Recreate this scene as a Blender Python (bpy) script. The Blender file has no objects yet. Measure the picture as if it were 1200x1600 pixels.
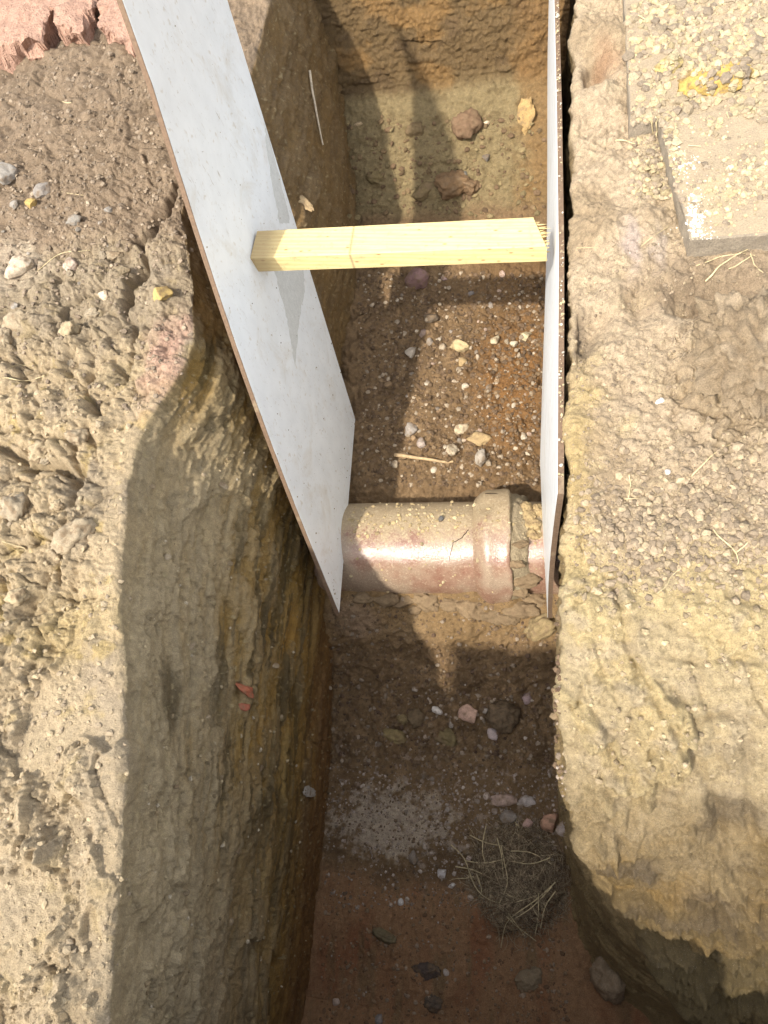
import bpy, bmesh, math, random
import numpy as np
from mathutils import Vector, Matrix, Euler

random.seed(7)
RNG = np.random.default_rng(11)
S = bpy.context.scene
COL = S.collection

# ------------------------------------------------------------------ camera
FPX = 1180.0
CAMH = 1.5
NAD = (865.0, 1340.0)          # where straight down lies in the 1200x1600 frame
def cam_axes():
    dn = np.array([NAD[0]-600, NAD[1]-800, FPX])
    down = dn/np.linalg.norm(dn)
    yt = 800-(FPX*FPX+(870-600)*dn[0])/dn[1]
    t = np.array([870-600, yt-800, FPX]); t /= np.linalg.norm(t)
    if t[1] > 0: t = -t
    Z = -down; Y = t; X = np.cross(Y, Z)
    return np.array([X, Y, Z])
CM = cam_axes()
CC = np.array([0, 0, CAMH])
cd = bpy.data.cameras.new('camera'); cam = bpy.data.objects.new('camera', cd); COL.objects.link(cam)
m = Matrix.Identity(4)
for r in range(3):
    m[r][0] = CM[r, 0]; m[r][1] = -CM[r, 1]; m[r][2] = -CM[r, 2]; m[r][3] = CC[r]
cam.matrix_world = m
cd.sensor_fit = 'VERTICAL'; cd.sensor_height = 36; cd.sensor_width = 27; cd.lens = 36*FPX/1600
cd.clip_start = 0.05; cd.clip_end = 500
S.camera = cam

# ------------------------------------------------------------------ light
SUNV = np.array([-0.34, -0.64, 1.0])       # direction towards the sun
SUNV = SUNV/np.linalg.norm(SUNV)
w = bpy.data.worlds.new('World'); S.world = w; w.use_nodes = True
wn = w.node_tree.nodes; wl = w.node_tree.links
bg = wn['Background']
sky = wn.new('ShaderNodeTexSky'); sky.sky_type = 'NISHITA'; sky.sun_disc = False
sky.sun_elevation = math.asin(SUNV[2]); sky.sun_rotation = math.atan2(SUNV[0], SUNV[1])
sky.air_density = 1.0; sky.dust_density = 2.0; sky.ozone_density = 0.6
hs = wn.new('ShaderNodeHueSaturation'); hs.inputs['Saturation'].default_value = .28; wl.new(sky.outputs[0], hs.inputs['Color'])   # thin bright haze: a pale sky
wl.new(hs.outputs[0], bg.inputs[0]); bg.inputs[1].default_value = 0.15
sd = bpy.data.lights.new('sun', 'SUN'); sun = bpy.data.objects.new('sun', sd); COL.objects.link(sun)
sd.energy = 2.1; sd.angle = math.radians(1.2); sd.color = (1.0, 0.93, 0.82)
sun.rotation_euler = Vector(SUNV).to_track_quat('Z', 'Y').to_euler()
sun.location = (-3, -6, 10)
S.view_settings.view_transform = 'Standard'; S.view_settings.look = 'None'
S.view_settings.exposure = 1.48; S.view_settings.gamma = 1
S.view_settings.use_curve_mapping = False
S.render.engine = 'CYCLES'

# ------------------------------------------------------------------ picture -> place helpers
def ray(px, py):
    return CM @ np.array([px-600, py-800, FPX])
def atz(px, py, z):
    d = ray(px, py); return CC+d*((z-CAMH)/d[2])
def atx(px, py, x):
    d = ray(px, py); return CC+d*(x/d[0])
def aty(px, py, y):
    d = ray(px, py); return CC+d*(y/d[1])

# ------------------------------------------------------------------ noise
def _h(ix, iy, iz, seed):
    h = (ix.astype(np.uint32)*np.uint32(374761393) + iy.astype(np.uint32)*np.uint32(668265263)
         + iz.astype(np.uint32)*np.uint32(2147483647) + np.uint32((seed*1274126177) & 0xffffffff))
    h = (h ^ (h >> np.uint32(13)))*np.uint32(1274126177)
    h = (h ^ (h >> np.uint32(16)))*np.uint32(2246822519)
    return h ^ (h >> np.uint32(13))
def _u(h): return (h & np.uint32(0xffffff)).astype(np.float32)/np.float32(16777216.0)
def perlin(x, y, z, seed=0):
    x = np.asarray(x, np.float32); y = np.asarray(y, np.float32); z = np.asarray(z, np.float32)
    x0 = np.floor(x).astype(np.int32); y0 = np.floor(y).astype(np.int32); z0 = np.floor(z).astype(np.int32)
    fx = x-x0; fy = y-y0; fz = z-z0
    def g(dx, dy, dz):
        h = _h(x0+dx, y0+dy, z0+dz, seed)
        gx = (h & np.uint32(1023)).astype(np.float32)/511.5-1
        gy = ((h >> np.uint32(10)) & np.uint32(1023)).astype(np.float32)/511.5-1
        gz = ((h >> np.uint32(20)) & np.uint32(1023)).astype(np.float32)/511.5-1
        return gx*(fx-dx)+gy*(fy-dy)+gz*(fz-dz)
    u = fx*fx*fx*(fx*(fx*6-15)+10); v = fy*fy*fy*(fy*(fy*6-15)+10); ww = fz*fz*fz*(fz*(fz*6-15)+10)
    a = g(0,0,0); a += u*(g(1,0,0)-a)
    b = g(0,1,0); b += u*(g(1,1,0)-b)
    a += v*(b-a)
    c = g(0,0,1); c += u*(g(1,0,1)-c)
    d = g(0,1,1); d += u*(g(1,1,1)-d)
    c += v*(d-c)
    return a+ww*(c-a)
def fbm(x, y, z, oct=4, seed=0, gain=.5, lac=2.03):
    s = 0; a = 1
    for i in range(oct):
        s = s+a*perlin(x, y, z, seed+i*17); a *= gain; x = x*lac; y = y*lac; z = z*lac
    return s
def billow(x, y, z, oct=4, seed=0, gain=.5, lac=2.07):
    s = 0; a = 1
    for i in range(oct):
        s = s+a*np.abs(perlin(x, y, z, seed+i*31)); a *= gain; x = x*lac; y = y*lac; z = z*lac
    return s
def worley(x, y, seed=0):
    """2D cells: F1, F2, cell hash 0..1, vector from the cell point"""
    x = np.asarray(x, np.float32); y = np.asarray(y, np.float32)
    x0 = np.floor(x).astype(np.int32); y0 = np.floor(y).astype(np.int32)
    f1 = np.full(x.shape, 9, np.float32); f2 = f1.copy(); idh = np.zeros_like(f1); vx = np.zeros_like(f1); vy = np.zeros_like(f1)
    zz = np.zeros_like(x0)
    for dx in (-1, 0, 1):
        for dy in (-1, 0, 1):
            h = _h(x0+dx, y0+dy, zz, seed)
            qx = x-(x0+dx+_u(h)); qy = y-(y0+dy+_u(h >> np.uint32(7)))
            d = np.sqrt(qx*qx+qy*qy)
            n = d < f1
            f2 = np.where(n, f1, np.minimum(f2, d))
            idh = np.where(n, _u(h*np.uint32(2654435761)), idh); vx = np.where(n, qx, vx); vy = np.where(n, qy, vy)
            f1 = np.where(n, d, f1)
    return f1, f2, idh, vx, vy
def sst(a, b, x):
    t = np.clip((x-a)/(b-a), 0, 1); return t*t*(3-2*t)
def lerp(a, b, t): return a+(b-a)*t
def crumbs(x, y, cell, seed, dens=.6):
    """rounded crumbs lying on a surface, height in units of the cell"""
    wx = x/cell+.25*perlin(x/cell*1.7, y/cell*1.7, x*0, seed+5); wy = y/cell+.25*perlin(x/cell*1.7+9, y/cell*1.7, x*0, seed+6)
    f1, f2, i, vx, vy = worley(wx, wy, seed)
    r = .28+.3*i
    hh = np.sqrt(np.clip(1-(f1/r)**2, 0, 1))*r
    return np.where(i < dens, hh, 0)
def facets(x, y, cell, seed):
    """broken plates: each cell its own tilt and level"""
    wx = x/cell+.35*perlin(x/cell*1.3, y/cell*1.3, x*0, seed+5); wy = y/cell+.35*perlin(x/cell*1.3+7, y/cell*1.3, x*0+3, seed+6)
    f1, f2, i, vx, vy = worley(wx, wy, seed)
    a = i*57.0
    return (np.cos(a)*vx+np.sin(a*1.7)*vy)*.55+(np.sin(a*3.1)*.35)

def blocks(x, y, cell, seed):
    """cracked, broken ground: blocks of uneven level and tilt with creases between them"""
    z0 = x*0; a, b = x/cell, y/cell
    wx = a+.42*perlin(a*.9, b*.9, z0, seed+1)+.20*perlin(a*2.6, b*2.6, z0, seed+2)+.09*perlin(a*6, b*6, z0, seed+3)
    wy = b+.42*perlin(a*.9, b*.9, z0+5, seed+4)+.20*perlin(a*2.6, b*2.6, z0+5, seed+5)+.09*perlin(a*6, b*6, z0+5, seed+6)
    f1, f2, i, vx, vy = worley(wx, wy, seed)
    ang = i*61.0; e = f2-f1
    lev = (np.modf(i*37.7)[0]-.5)
    return lev*.85+(np.cos(ang)*vx+np.sin(ang)*vy)*.75+.55*(1-np.exp(-e*6))-.4*np.exp(-(e/.06)**2)
def flakes(x, y, z, f, seed, levels=(-.22, -.08, .05, .17, .30)):
    """torn plates of clay: terraces with crisp ragged edges, 0..len(levels)"""
    n = fbm(x*f, y*f, z*f, 5, seed, .55); h = 0
    for t in levels: h = h+sst(t, t+.022, n)
    return h

# ------------------------------------------------------------------ materials
def newmat(name):
    mt = bpy.data.materials.new(name); mt.use_nodes = True
    nt = mt.node_tree; b = nt.nodes['Principled BSDF']
    return mt, nt, b
def node(nt, t, **k):
    n = nt.nodes.new(t)
    for a, v in k.items():
        if a.startswith('i_'): n.inputs[a[2:].replace('_', ' ')].default_value = v
        else: setattr(n, a, v)
    return n
def noise(nt, vec, scale, detail=4, rough=.6, dist=0):
    n = node(nt, 'ShaderNodeTexNoise'); n.inputs['Scale'].default_value = scale; n.inputs['Detail'].default_value = detail
    n.inputs['Roughness'].default_value = rough; n.inputs['Distortion'].default_value = dist
    if vec is not None: nt.links.new(vec, n.inputs['Vector'])
    return n.outputs['Fac']
def maprange(nt, v, a, b, c, d):
    n = node(nt, 'ShaderNodeMapRange'); nt.links.new(v, n.inputs[0])
    for i, q in enumerate((a, b, c, d)): n.inputs[i+1].default_value = q
    return n.outputs[0]
def mathn(nt, op, a, b):
    n = node(nt, 'ShaderNodeMath', operation=op)
    for i, q in enumerate((a, b)):
        if isinstance(q, (int, float)): n.inputs[i].default_value = q
        else: nt.links.new(q, n.inputs[i])
    return n.outputs[0]
def mixc(nt, fac, a, b, mode='MIX'):
    n = node(nt, 'ShaderNodeMix', data_type='RGBA', blend_type=mode)
    for sock, q in ((n.inputs['Factor'], fac), (n.inputs[6], a), (n.inputs[7], b)):
        if isinstance(q, (int, float)): sock.default_value = q
        elif isinstance(q, tuple): sock.default_value = q if len(q) == 4 else q+(1,)
        else: nt.links.new(q, sock)
    return n.outputs[2]
def bump(nt, h, dist, strength=1, prev=None):
    n = node(nt, 'ShaderNodeBump'); n.inputs['Strength'].default_value = strength; n.inputs['Distance'].default_value = dist
    nt.links.new(h, n.inputs['Height'])
    if prev is not None: nt.links.new(prev, n.inputs['Normal'])
    return n.outputs[0]

def soil_material():
    mt, nt, b = newmat('soil'); L = nt.links
    at = node(nt, 'ShaderNodeAttribute', attribute_name='Col')
    co = node(nt, 'ShaderNodeTexCoord').outputs['Object']
    n1 = noise(nt, co, 55, 6, .65); n2 = noise(nt, co, 330, 4, .7); n3 = noise(nt, co, 900, 2, .6)
    v1 = maprange(nt, n1, .25, .75, .72, 1.28); v2 = maprange(nt, n2, .25, .75, .62, 1.38)
    k = mathn(nt, 'MULTIPLY', v1, v2)
    c = mixc(nt, 1.0, at.outputs['Color'], k, 'MULTIPLY')
    # pale mineral grains and dark grains
    g = maprange(nt, noise(nt, co, 420, 2, .5), .66, .74, 0, .55)
    c = mixc(nt, g, c, (.5, .43, .34))
    g2 = maprange(nt, noise(nt, co, 260, 3, .6), .36, .28, 0, .6)
    c = mixc(nt, g2, c, (.05, .036, .024))
    hs = node(nt, 'ShaderNodeHueSaturation'); hs.inputs['Saturation'].default_value = 1.14; L.new(c, hs.inputs['Color']); c = hs.outputs[0]
    L.new(c, b.inputs['Base Color'])
    rg = maprange(nt, at.outputs['Alpha'], 0, 1, .42, .96)
    L.new(rg, b.inputs['Roughness']); b.inputs['Specular IOR Level'].default_value = .35
    p = bump(nt, n1, .010, .55); p = bump(nt, n2, .0055, .9, p); p = bump(nt, n3, .002, .8, p)
    L.new(p, b.inputs['Normal'])
    return mt
SOIL = soil_material()

def flat_soil(name, col, var=.3, bumpd=.003, scale=120):
    mt, nt, b = newmat(name); L = nt.links
    co = node(nt, 'ShaderNodeTexCoord').outputs['Object']
    n1 = noise(nt, co, scale, 6, .65); n2 = noise(nt, co, scale*4, 3, .6)
    oi = node(nt, 'ShaderNodeObjectInfo').outputs['Random']
    k = mathn(nt, 'MULTIPLY', maprange(nt, n1, .25, .75, 1-var, 1+var), maprange(nt, n2, .3, .7, 1-var*.6, 1+var*.6))
    c = mixc(nt, 1.0, col, k, 'MULTIPLY'); L.new(c, b.inputs['Base Color'])
    b.inputs['Roughness'].default_value = .9; b.inputs['Specular IOR Level'].default_value = .3
    L.new(bump(nt, n2, bumpd, .8, bump(nt, n1, bumpd*2, .7)), b.inputs['Normal'])
    return mt
def attr_rock(name, bumpd=.002):
    mt, nt, b = newmat(name); L = nt.links
    at = node(nt, 'ShaderNodeAttribute', attribute_name='Col')
    co = node(nt, 'ShaderNodeTexCoord').outputs['Object']
    n1 = noise(nt, co, 160, 5, .65); n2 = noise(nt, co, 600, 2, .6)
    k = mathn(nt, 'MULTIPLY', maprange(nt, n1, .25, .75, .7, 1.3), maprange(nt, n2, .25, .75, .75, 1.25))
    L.new(mixc(nt, 1.0, at.outputs['Color'], k, 'MULTIPLY'), b.inputs['Base Color'])
    b.inputs['Roughness'].default_value = .9; b.inputs['Specular IOR Level'].default_value = .3
    L.new(bump(nt, n2, bumpd, .7, bump(nt, n1, bumpd*1.5, .7)), b.inputs['Normal'])
    return mt
ROCKATT = attr_rock('loose_soil_and_grit')

# ------------------------------------------------------------------ mesh helpers
def meshobj(name, V, F, mats=None, parent=None, smooth=True, col=None, midx=None):
    me = bpy.data.meshes.new(name)
    V = np.asarray(V, np.float32); F = np.asarray(F, np.int32)
    me.vertices.add(len(V)); me.vertices.foreach_set('co', V.ravel())
    n, k = F.shape
    me.loops.add(n*k); me.loops.foreach_set('vertex_index', F.ravel())
    me.polygons.add(n); me.polygons.foreach_set('loop_start', np.arange(0, n*k, k, dtype=np.int32))
    me.polygons.foreach_set('loop_total', np.full(n, k, np.int32))
    if midx is not None: me.polygons.foreach_set('material_index', np.asarray(midx, np.int32))
    me.update(calc_edges=True)
    me.polygons.foreach_set('use_smooth', np.full(n, smooth, bool))
    if col is not None:
        a = me.color_attributes.new('Col', 'FLOAT_COLOR', 'POINT'); a.data.foreach_set('color', np.asarray(col, np.float32).ravel())
    for mm in (mats if isinstance(mats, (list, tuple)) else [mats]):
        if mm: me.materials.append(mm)
    o = bpy.data.objects.new(name, me); COL.objects.link(o)
    if parent: o.parent = parent
    return o
def bmobj(name, bm, mat=None, parent=None, smooth=False):
    me = bpy.data.meshes.new(name); bm.to_mesh(me); bm.free()
    if smooth:
        for p in me.polygons: p.use_smooth = True
    for mm in (mat if isinstance(mat, (list, tuple)) else [mat]):
        if mm: me.materials.append(mm)
    o = bpy.data.objects.new(name, me); COL.objects.link(o)
    if parent: o.parent = parent
    return o
def tag(o, label, cat, group=None, kind=None):
    if label: o['label'] = label
    if cat: o['category'] = cat
    if group: o['group'] = group
    if kind: o['kind'] = kind
    return o
def empty(name, loc=(0, 0, 0), rot=(0, 0, 0)):
    o = bpy.data.objects.new(name, None); COL.objects.link(o); o.location = loc; o.rotation_euler = rot; o.empty_display_size = .05
    return o
def gridfaces(nu, nv):
    i = np.arange(nu*nv).reshape(nv, nu)
    return np.stack([i[:-1, :-1], i[:-1, 1:], i[1:, 1:], i[1:, :-1]], -1).reshape(-1, 4)
def gridnormals(P):
    du = np.gradient(P, axis=1); dv = np.gradient(P, axis=0)
    n = np.cross(du, dv); n /= np.linalg.norm(n, axis=-1, keepdims=True)+1e-12
    return n
def steps(*segs):
    """(start, end, step) runs joined into one increasing list"""
    out = []
    for a, b, s in segs:
        n = max(1, int(round((b-a)/s))); out += list(a+(b-a)*np.arange(n)/n)
    out.append(segs[-1][1]); return np.array(out)

# ------------------------------------------------------------------ palette (linear albedo)
PALE = np.array([.44, .35, .235]); YELL = np.array([.43, .33, .165]); TOPS = np.array([.235, .178, .126]); GREY = np.array([.29, .24, .18])
DARK = np.array([.195, .132, .077]); RED = np.array([.165, .078, .045]); OLIV = np.array([.20, .155, .07]); ORNG = np.array([.27, .155, .065])
PINK = np.array([.46, .30, .24]); DUST = np.array([.48, .405, .315]); WETC = np.array([.20, .155, .105]); LITE = np.array([.36, .29, .19])
def cmix(c, col, m): return c+(np.asarray(col)-c)*np.clip(m, 0, 1)[..., None]
def blob(x, y, px, py, z, r, soft=.5, ry=None):
    p = atz(px, py, z); ry = ry or r
    d = np.sqrt(((x-p[0])/r)**2+((y-p[1])/ry)**2)
    return 1-sst(1-soft, 1+soft, d)

# ------------------------------------------------------------------ base shapes of the excavation
def table(pts):
    xs = [p[0] for p in pts]; ys = [p[1] for p in pts]
    return lambda t: np.interp(t, xs, ys)
_lr = sorted([(atz(px, py, 0)[1], atz(px, py, 0)[0]) for px, py in
      [(150,1700),(165,1600),(178,1450),(188,1300),(197,1180),(192,1080),(186,950),(190,830),(198,750),(210,695),(232,650),(262,606),(288,562),(300,520),(300,450),(280,330)]])+[(1.86, -1.08), (1.95, -.96), (2.5, -.95), (2.9, -.96)]
_lr = [(-3, _lr[0][1]+.05)]+_lr+[(3.6, -1.0)]
RIML = table(_lr)
def rimL(y): return RIML(y)+.006*perlin(y*9, y*0, y*0+3.3, 4)+.004*perlin(y*31, y*0, y*0+1.3, 5)
FOOTL = table([(-2, -.765), (0, -.785), (.5, -.795), (1.2, -.79), (2.2, -.80), (2.6, -.84), (3.2, -.9)])
FLOORZ = table([(-1.2, .25), (-.70, .05), (-.62, -1.0), (-.56, -1.26), (-.3, -1.275), (.30, -1.265), (.52, -1.25), (.62, -1.19), (.70, -1.10), (.765, -1.045), (.83, -1.03),
                (.90, -1.05), (1.10, -1.08), (1.17, -1.06), (1.35, -1.01), (1.6, -.975), (2.0, -.95), (2.42, -.93), (2.52, -.90), (2.85, -.66), (2.90, -.62), (2.965, -.40), (3.06, -.0), (3.10, .06), (3.6, .08)])
# right bank: path of the ground along the trench (it drops away towards the near end)
GRZ = table([(-.62, -1.3), (-.40, -1.16), (-.28, -.92), (-.22, -.74), (-.12, -.56), (.0, -.36), (.13, -.20), (.28, -.09), (.45, -.03), (.8, 0), (3.6, 0)])
RIMR = table([(-.7, .42), (-.35, .36), (-.24, .30), (-.16, .22), (-.06, .135), (.05, .05), (.16, .018), (.35, .006), (.9, .008), (1.5, .022), (2.0, .035), (3.6, .06)])
FOOTR = table([(-1, .035), (0, .03), (.6, .02), (3.6, .03)])
def rimR(y): return RIMR(y)+.014*sst(.35, .7, y)+.010*perlin(y*9, y*0, y*0+8.3, 14)+.006*perlin(y*33, y*0, y*0+2.3, 15)

# ------------------------------------------------------------------ relief of the left bank
def smearL(x, y):
    return sst(.06, .11, fbm(x*5+y*1.5, y*3.2, x*0+11, 4, 56))*sst(.55, .35, y)
def smearR(x, s, y):
    return sst(.0, .05, fbm(x*4.5+s*1.6, s*2.6, x*0+13, 4, 456))*sst(.52, .40, y+.06*perlin(x*6, s*6, x*0, 457))
def reliefL(x, y, full=True):
    z0 = x*0
    clod = np.clip(blob(x, y, 60, 640, 0, .30, .6, .45)+blob(x, y, 60, 880, 0, .20, .6, .3), 0, 1)
    slab = blob(x, y, 120, 210, 0, .38, .25, .42)
    low = sst(.38, .15, y)
    wx = x+.02*perlin(x*14, y*14, z0, 71); wy = y+.02*perlin(x*14+5, y*14, z0, 72)
    b1 = billow(wx*6, wy*6, z0+.3, 3, 21); b2 = billow(wx*19, wy*19, z0+.7, 4, 25, .55)
    b3 = billow(wx*55, wy*55, z0+.1, 3, 29, .55)-.4
    h = .042*(b1-.35)*(1+.3*clod)+.016*(b2-.4)*(1+.4*clod)+.0045*b3
    h += (.25+.9*clod)*(1-.8*slab)*(1-.45*low)*(.019*blocks(x, y, .125, 51)+.0075*blocks(x, y, .045, 52))+(.4+.6*clod)*.0036*blocks(x, y, .02, 53)
    h += slab*(.012*blocks(x, y, .10, 54)+.006*blocks(x, y, .03, 55))
    fc = facets(x*1.0+y*.35, y*.75, .075, 41)
    h += (.006+.020*low)*fc*(1-slab)
    h += (.003+.0065*low)*flakes(x*1.0+y*.25, y*.7-x*.2, z0+.4, 7.5, 43)*(1-slab)
    h += (.0015+.0015*clod)*flakes(x, y, z0+.9, 17, 47)
    sm = smearL(x, y)
    p = x*.80+y*.60; l = -x*.60+y*.80
    sh = .014*perlin(p*9, l*2.2, z0, 57)+.0035*perlin(p*46, l*2.5, z0, 58)+.0012*perlin(p*150, l*4, z0, 59)
    h = h*(1-.85*sm)+(sh-.006)*sm
    h += .0045*crumbs(x, y, .018, 35, .6)/.4*(1-.6*low)+.0022*crumbs(x, y, .009, 36, .7)/.4
    h += .028*slab*(1-.0*x)
    return h, clod, slab, low
def polyline_d(x, y, pts):
    P = [atz(px, py, 0)[:2] for px, py in pts]; d = np.full(x.shape, 9., np.float32)
    for a, b in zip(P[:-1], P[1:]):
        ab = b-a; t = np.clip(((x-a[0])*ab[0]+(y-a[1])*ab[1])/(ab@ab), 0, 1)
        d = np.minimum(d, np.hypot(x-a[0]-t*ab[0], y-a[1]-t*ab[1]))
    return d
CRACKL = [([(276,288),(262,322),(240,358),(216,376)], .013, -.12), ([(222,376),(226,410),(206,440),(200,492)], .012, -.08), ([(232,250),(240,290)], .006, -.03),
          ([(200,492),(214,520),(205,560),(190,600)], .010, -.05), ([(45,730),(75,726),(105,738),(130,760)], .013, -.08), ([(0,560),(40,585),(70,640)], .010, -.05), ([(75,905),(40,950),(0,985)], .012, -.05),
          ([(118,700),(128,760),(110,830),(95,900)], .011, -.06), ([(0,700),(40,720)], .012, -.06), ([(150,560),(140,620),(165,660)], .010, -.05)]
# holes and ridges worked in one by one: (px, py, radius x, radius y, height)
FEATL = [(62,732,.035,.028,-.06),(122,736,.03,.022,-.06),(118,762,.02,.02,-.05),(150,640,.02,.02,-.03),(55,945,.03,.025,-.04),(120,905,.02,.025,-.035),
         (245,345,.018,.05,-.07),(262,320,.014,.03,-.05),(222,425,.016,.05,-.06),(205,470,.015,.04,-.05),(210,520,.02,.03,-.04),(190,585,.02,.03,-.035),
         (60,690,.05,.05,.03),(25,600,.06,.05,.035),(110,600,.055,.05,.03),(40,640,.05,.04,.02),(100,700,.035,.03,.03),(20,790,.05,.05,.03),(95,800,.05,.05,.025),(20,900,.05,.04,.03),
         (255,460,.025,.02,.02),(150,420,.04,.03,.02),(60,540,.05,.03,.02),(160,520,.05,.04,.025)]
def dL(x, y):
    h, clod, slab, low = reliefL(x, y)
    for px, py, rx, ry, hh in FEATL:
        p = atz(px, py, 0); wob = .35*perlin(x*30+px, y*30, x*0, 9)
        d = ((x-p[0])/rx)**2+((y-p[1])/ry)**2
        h = h+.6*hh*np.exp(-np.clip(d*(1+wob), 0, 30)**1.3*.8)
    return h
_dL = dL
def dL(x, y):
    h = _dL(x, y); wv = .012*perlin(x*22, y*22, x*0, 61)+.006*perlin(x*60, y*60, x*0, 62)
    for pts, w_, dep in CRACKL: h = h+(1 if dep < -.09 else .55)*dep*np.exp(-((polyline_d(x, y, pts)+wv)/(w_*.7))**2)
    return h
def zL(x, y):
    x = np.asarray(x, np.float32); y = np.asarray(y, np.float32)
    return dL(x, y)
def colL(x, y, z):
    z0 = x*0
    n = fbm(x*5, y*5, z0+2, 4, 101); n2 = fbm(x*17, y*17, z0+4, 3, 102)
    c = np.empty(x.shape+(3,)); c[:] = PALE
    c = cmix(c, [.35, .285, .205], sst(-.05, .35, n))
    c = cmix(c, YELL, sst(.15, .5, n2+.2*n)*.7)
    c = cmix(c, LITE, sst(.1, .5, -n)*.8)
    jag = .10*n+.05*n2
    up = sst(1.42, 1.58, y+jag*1.2)                       # dark topsoil under the broken paving
    c = cmix(c, TOPS, up*.95)
    c = cmix(c, TOPS*.8, up*sst(.1, .45, n2)*.8)
    c = cmix(c, GREY*.8, (sst(1.05, 1.25, y+jag)*(1-up))*.6)
    c = cmix(c, PINK*.95, blob(x+jag, y+jag, 262, 560, 0, .07, .6, .12)*.75)
    c = cmix(c, DUST, blob(x+jag, y+jag, 15, 425, 0, .10, .7, .1)*.6)
    c = cmix(c, YELL*1.05, blob(x+jag, y, 110, 985, 0, .10, .7, .08)*.5)
    lowm = sst(.35, .1, y+jag)
    c = cmix(c, [.43, .35, .245], lowm*.6)
    rough = np.clip(.97-.25*lowm*sst(-.1, .3, n2), 0, 1)
    return c, rough

# ------------------------------------------------------------------ left bank, its edge and the left trench wall: one sheet, cut into two objects
def build_left():
    v = steps((-2.6, -.5, .05), (-.5, 1.95, .0034), (1.95, 2.95, .006), (2.95, 3.6, .03))
    sg = steps((0, .45, .0034), (.45, 1.25, .006), (1.25, 3.0, .04))[::-1]     # distance back from the edge
    lip = np.linspace(0, 1, 15)[1:-1]
    wd = steps((.03, .5, .005), (.5, 1.38, .0065))
    nu = len(sg)+len(lip)+len(wd)
    Y = np.repeat(v[:, None], nu, 1)
    X = np.zeros_like(Y); Z = np.zeros_like(Y)
    rim = rimL(v); foot = FOOTL(v)
    R = .014
    a = len(sg); b = a+len(lip)
    X[:, :a] = rim[:, None]-R-sg[None]; Z[:, :a] = 0
    th = lip*math.pi/2
    X[:, a:b] = rim[:, None]-R+R*np.sin(th)[None]; Z[:, a:b] = -R+R*np.cos(th)[None]
    t = (wd[None]-.03)/1.35
    # the upper part of the wall is battered, the rest nearly plumb
    prof = np.clip(.62*np.clip(t/.33, 0, 1)+.38*t, 0, 1)
    X[:, b:] = rim[:, None]+(foot-rim)[:, None]*prof; Z[:, b:] = -wd[None]
    P = np.stack([X, Y, Z], -1)
    dX = np.gradient(X, axis=1); dZ = np.gradient(Z, axis=1); ln = np.hypot(dX, dZ)+1e-9
    N = np.stack([-dZ/ln, X*0, dX/ln], -1)
    # weights: ground relief fades into wall relief around the lip
    ww = np.zeros(nu); ww[a:b] = np.linspace(0, .55, len(lip)); ww[b:] = np.clip(.55+(wd-.03)*5, 0, 1)
    ww = np.repeat(ww[None], len(v), 0)
    g = np.zeros_like(X)
    gx = np.minimum(X, X)
    g = dL(gx.astype(np.float32), Y.astype(np.float32)+0*Z)
    back = np.clip(rim[:, None]-X, 0, 9); g = g*(1-(.62*sst(.13, .0, back)*sst(1.02, .88, Y)))
    x32, y32, z32 = (q.astype(np.float32) for q in (X, Y, Z))
    # wall: bucket-scraped clay
    st = fbm(y32*1.6, z32*34, x32*0, 4, 201, .6)                     # streaks along the trench
    st2 = perlin(y32*5, z32*85, x32*0, 203)
    big = fbm(y32*2.6, z32*3.2, x32*0, 3, 205)
    plate_n = fbm(y32*5.5+1.2*z32, z32*9, x32*0+3, 4, 207)
    plate = (sst(.06, .072, plate_n)+.6*sst(.20, .212, plate_n)+.5*sst(-.12, -.108, plate_n))/1.4*sst(-.95, -.35, z32)
    plate2 = sst(.14, .150, fbm(y32*3.2-2*z32, z32*12, x32*0+6, 4, 209))
    chips = sst(.18, .30, fbm(y32*16, z32*16, x32*0, 3, 211))
    grit = fbm(y32*40, z32*55, x32*0, 3, 215)
    crk = sst(.05, 0, np.abs(fbm(y32*3.5, z32*3.5, x32*0, 4, 217)))*sst(.1, .3, big)
    tooth = np.abs(((y32*2.1-z32*1.3+.25*big)*1.0) % 1.0-.5)
    step = flakes(y32*.35, z32*1.3, x32*0+2, 9, 241, (-.15, .0, .12, .25))
    pit = sst(.24, .30, fbm(y32*34, z32*34, x32*0, 3, 243))
    wdz = .009*big+.0040*st+.0014*st2+.008*plate+.006*plate2-.005*chips+.0018*grit-.007*crk+.0022*step-.004*pit+.0012*perlin(y32*4, z32*190, x32*0, 245)
    wdz += .010*billow(y32*13, z32*13, x32*0, 4, 221)*sst(-.05, -.25, -np.abs(z32+.12)+.0)*0
    bot = sst(.25, -.35, y32)
    wdz += bot*.022*(facets(y32*.8+z32*.5, z32*.8-y32*.3, .11, 223))*sst(-1.1, -.8, z32)
    D = g*(1-ww)+wdz*ww
    # ground pushes straight up, wall straight out
    up = np.zeros_like(P); up[..., 2] = 1
    dirv = up*(1-ww[..., None])+N*ww[..., None]; dirv /= np.linalg.norm(dirv, axis=-1, keepdims=True)
    Q = P+dirv*D[..., None]
    # colour
    c, rg = colL(x32, y32, z32)
    big2 = fbm(y32*4, z32*6, x32*0+5, 4, 231); stc = fbm(y32*2.6+.5*z32, z32*30, x32*0, 5, 233, .65); stc2 = fbm(y32*2.2, z32*18, x32*0, 3, 235)
    wc = np.empty_like(c); wc[:] = [.255, .168, .066]
    wc = cmix(wc, [.105, .072, .028], sst(.03, .18, stc))
    wc = cmix(wc, [.37, .265, .12], sst(.10, .35, stc2)*.8)
    wc = cmix(wc, [.33, .205, .075], sst(.1, .45, big2)*.7)
    wc = cmix(wc, [.35, .27, .16], plate*.5)
    wc = cmix(wc, [.22, .17, .10], plate2*.5)
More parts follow.
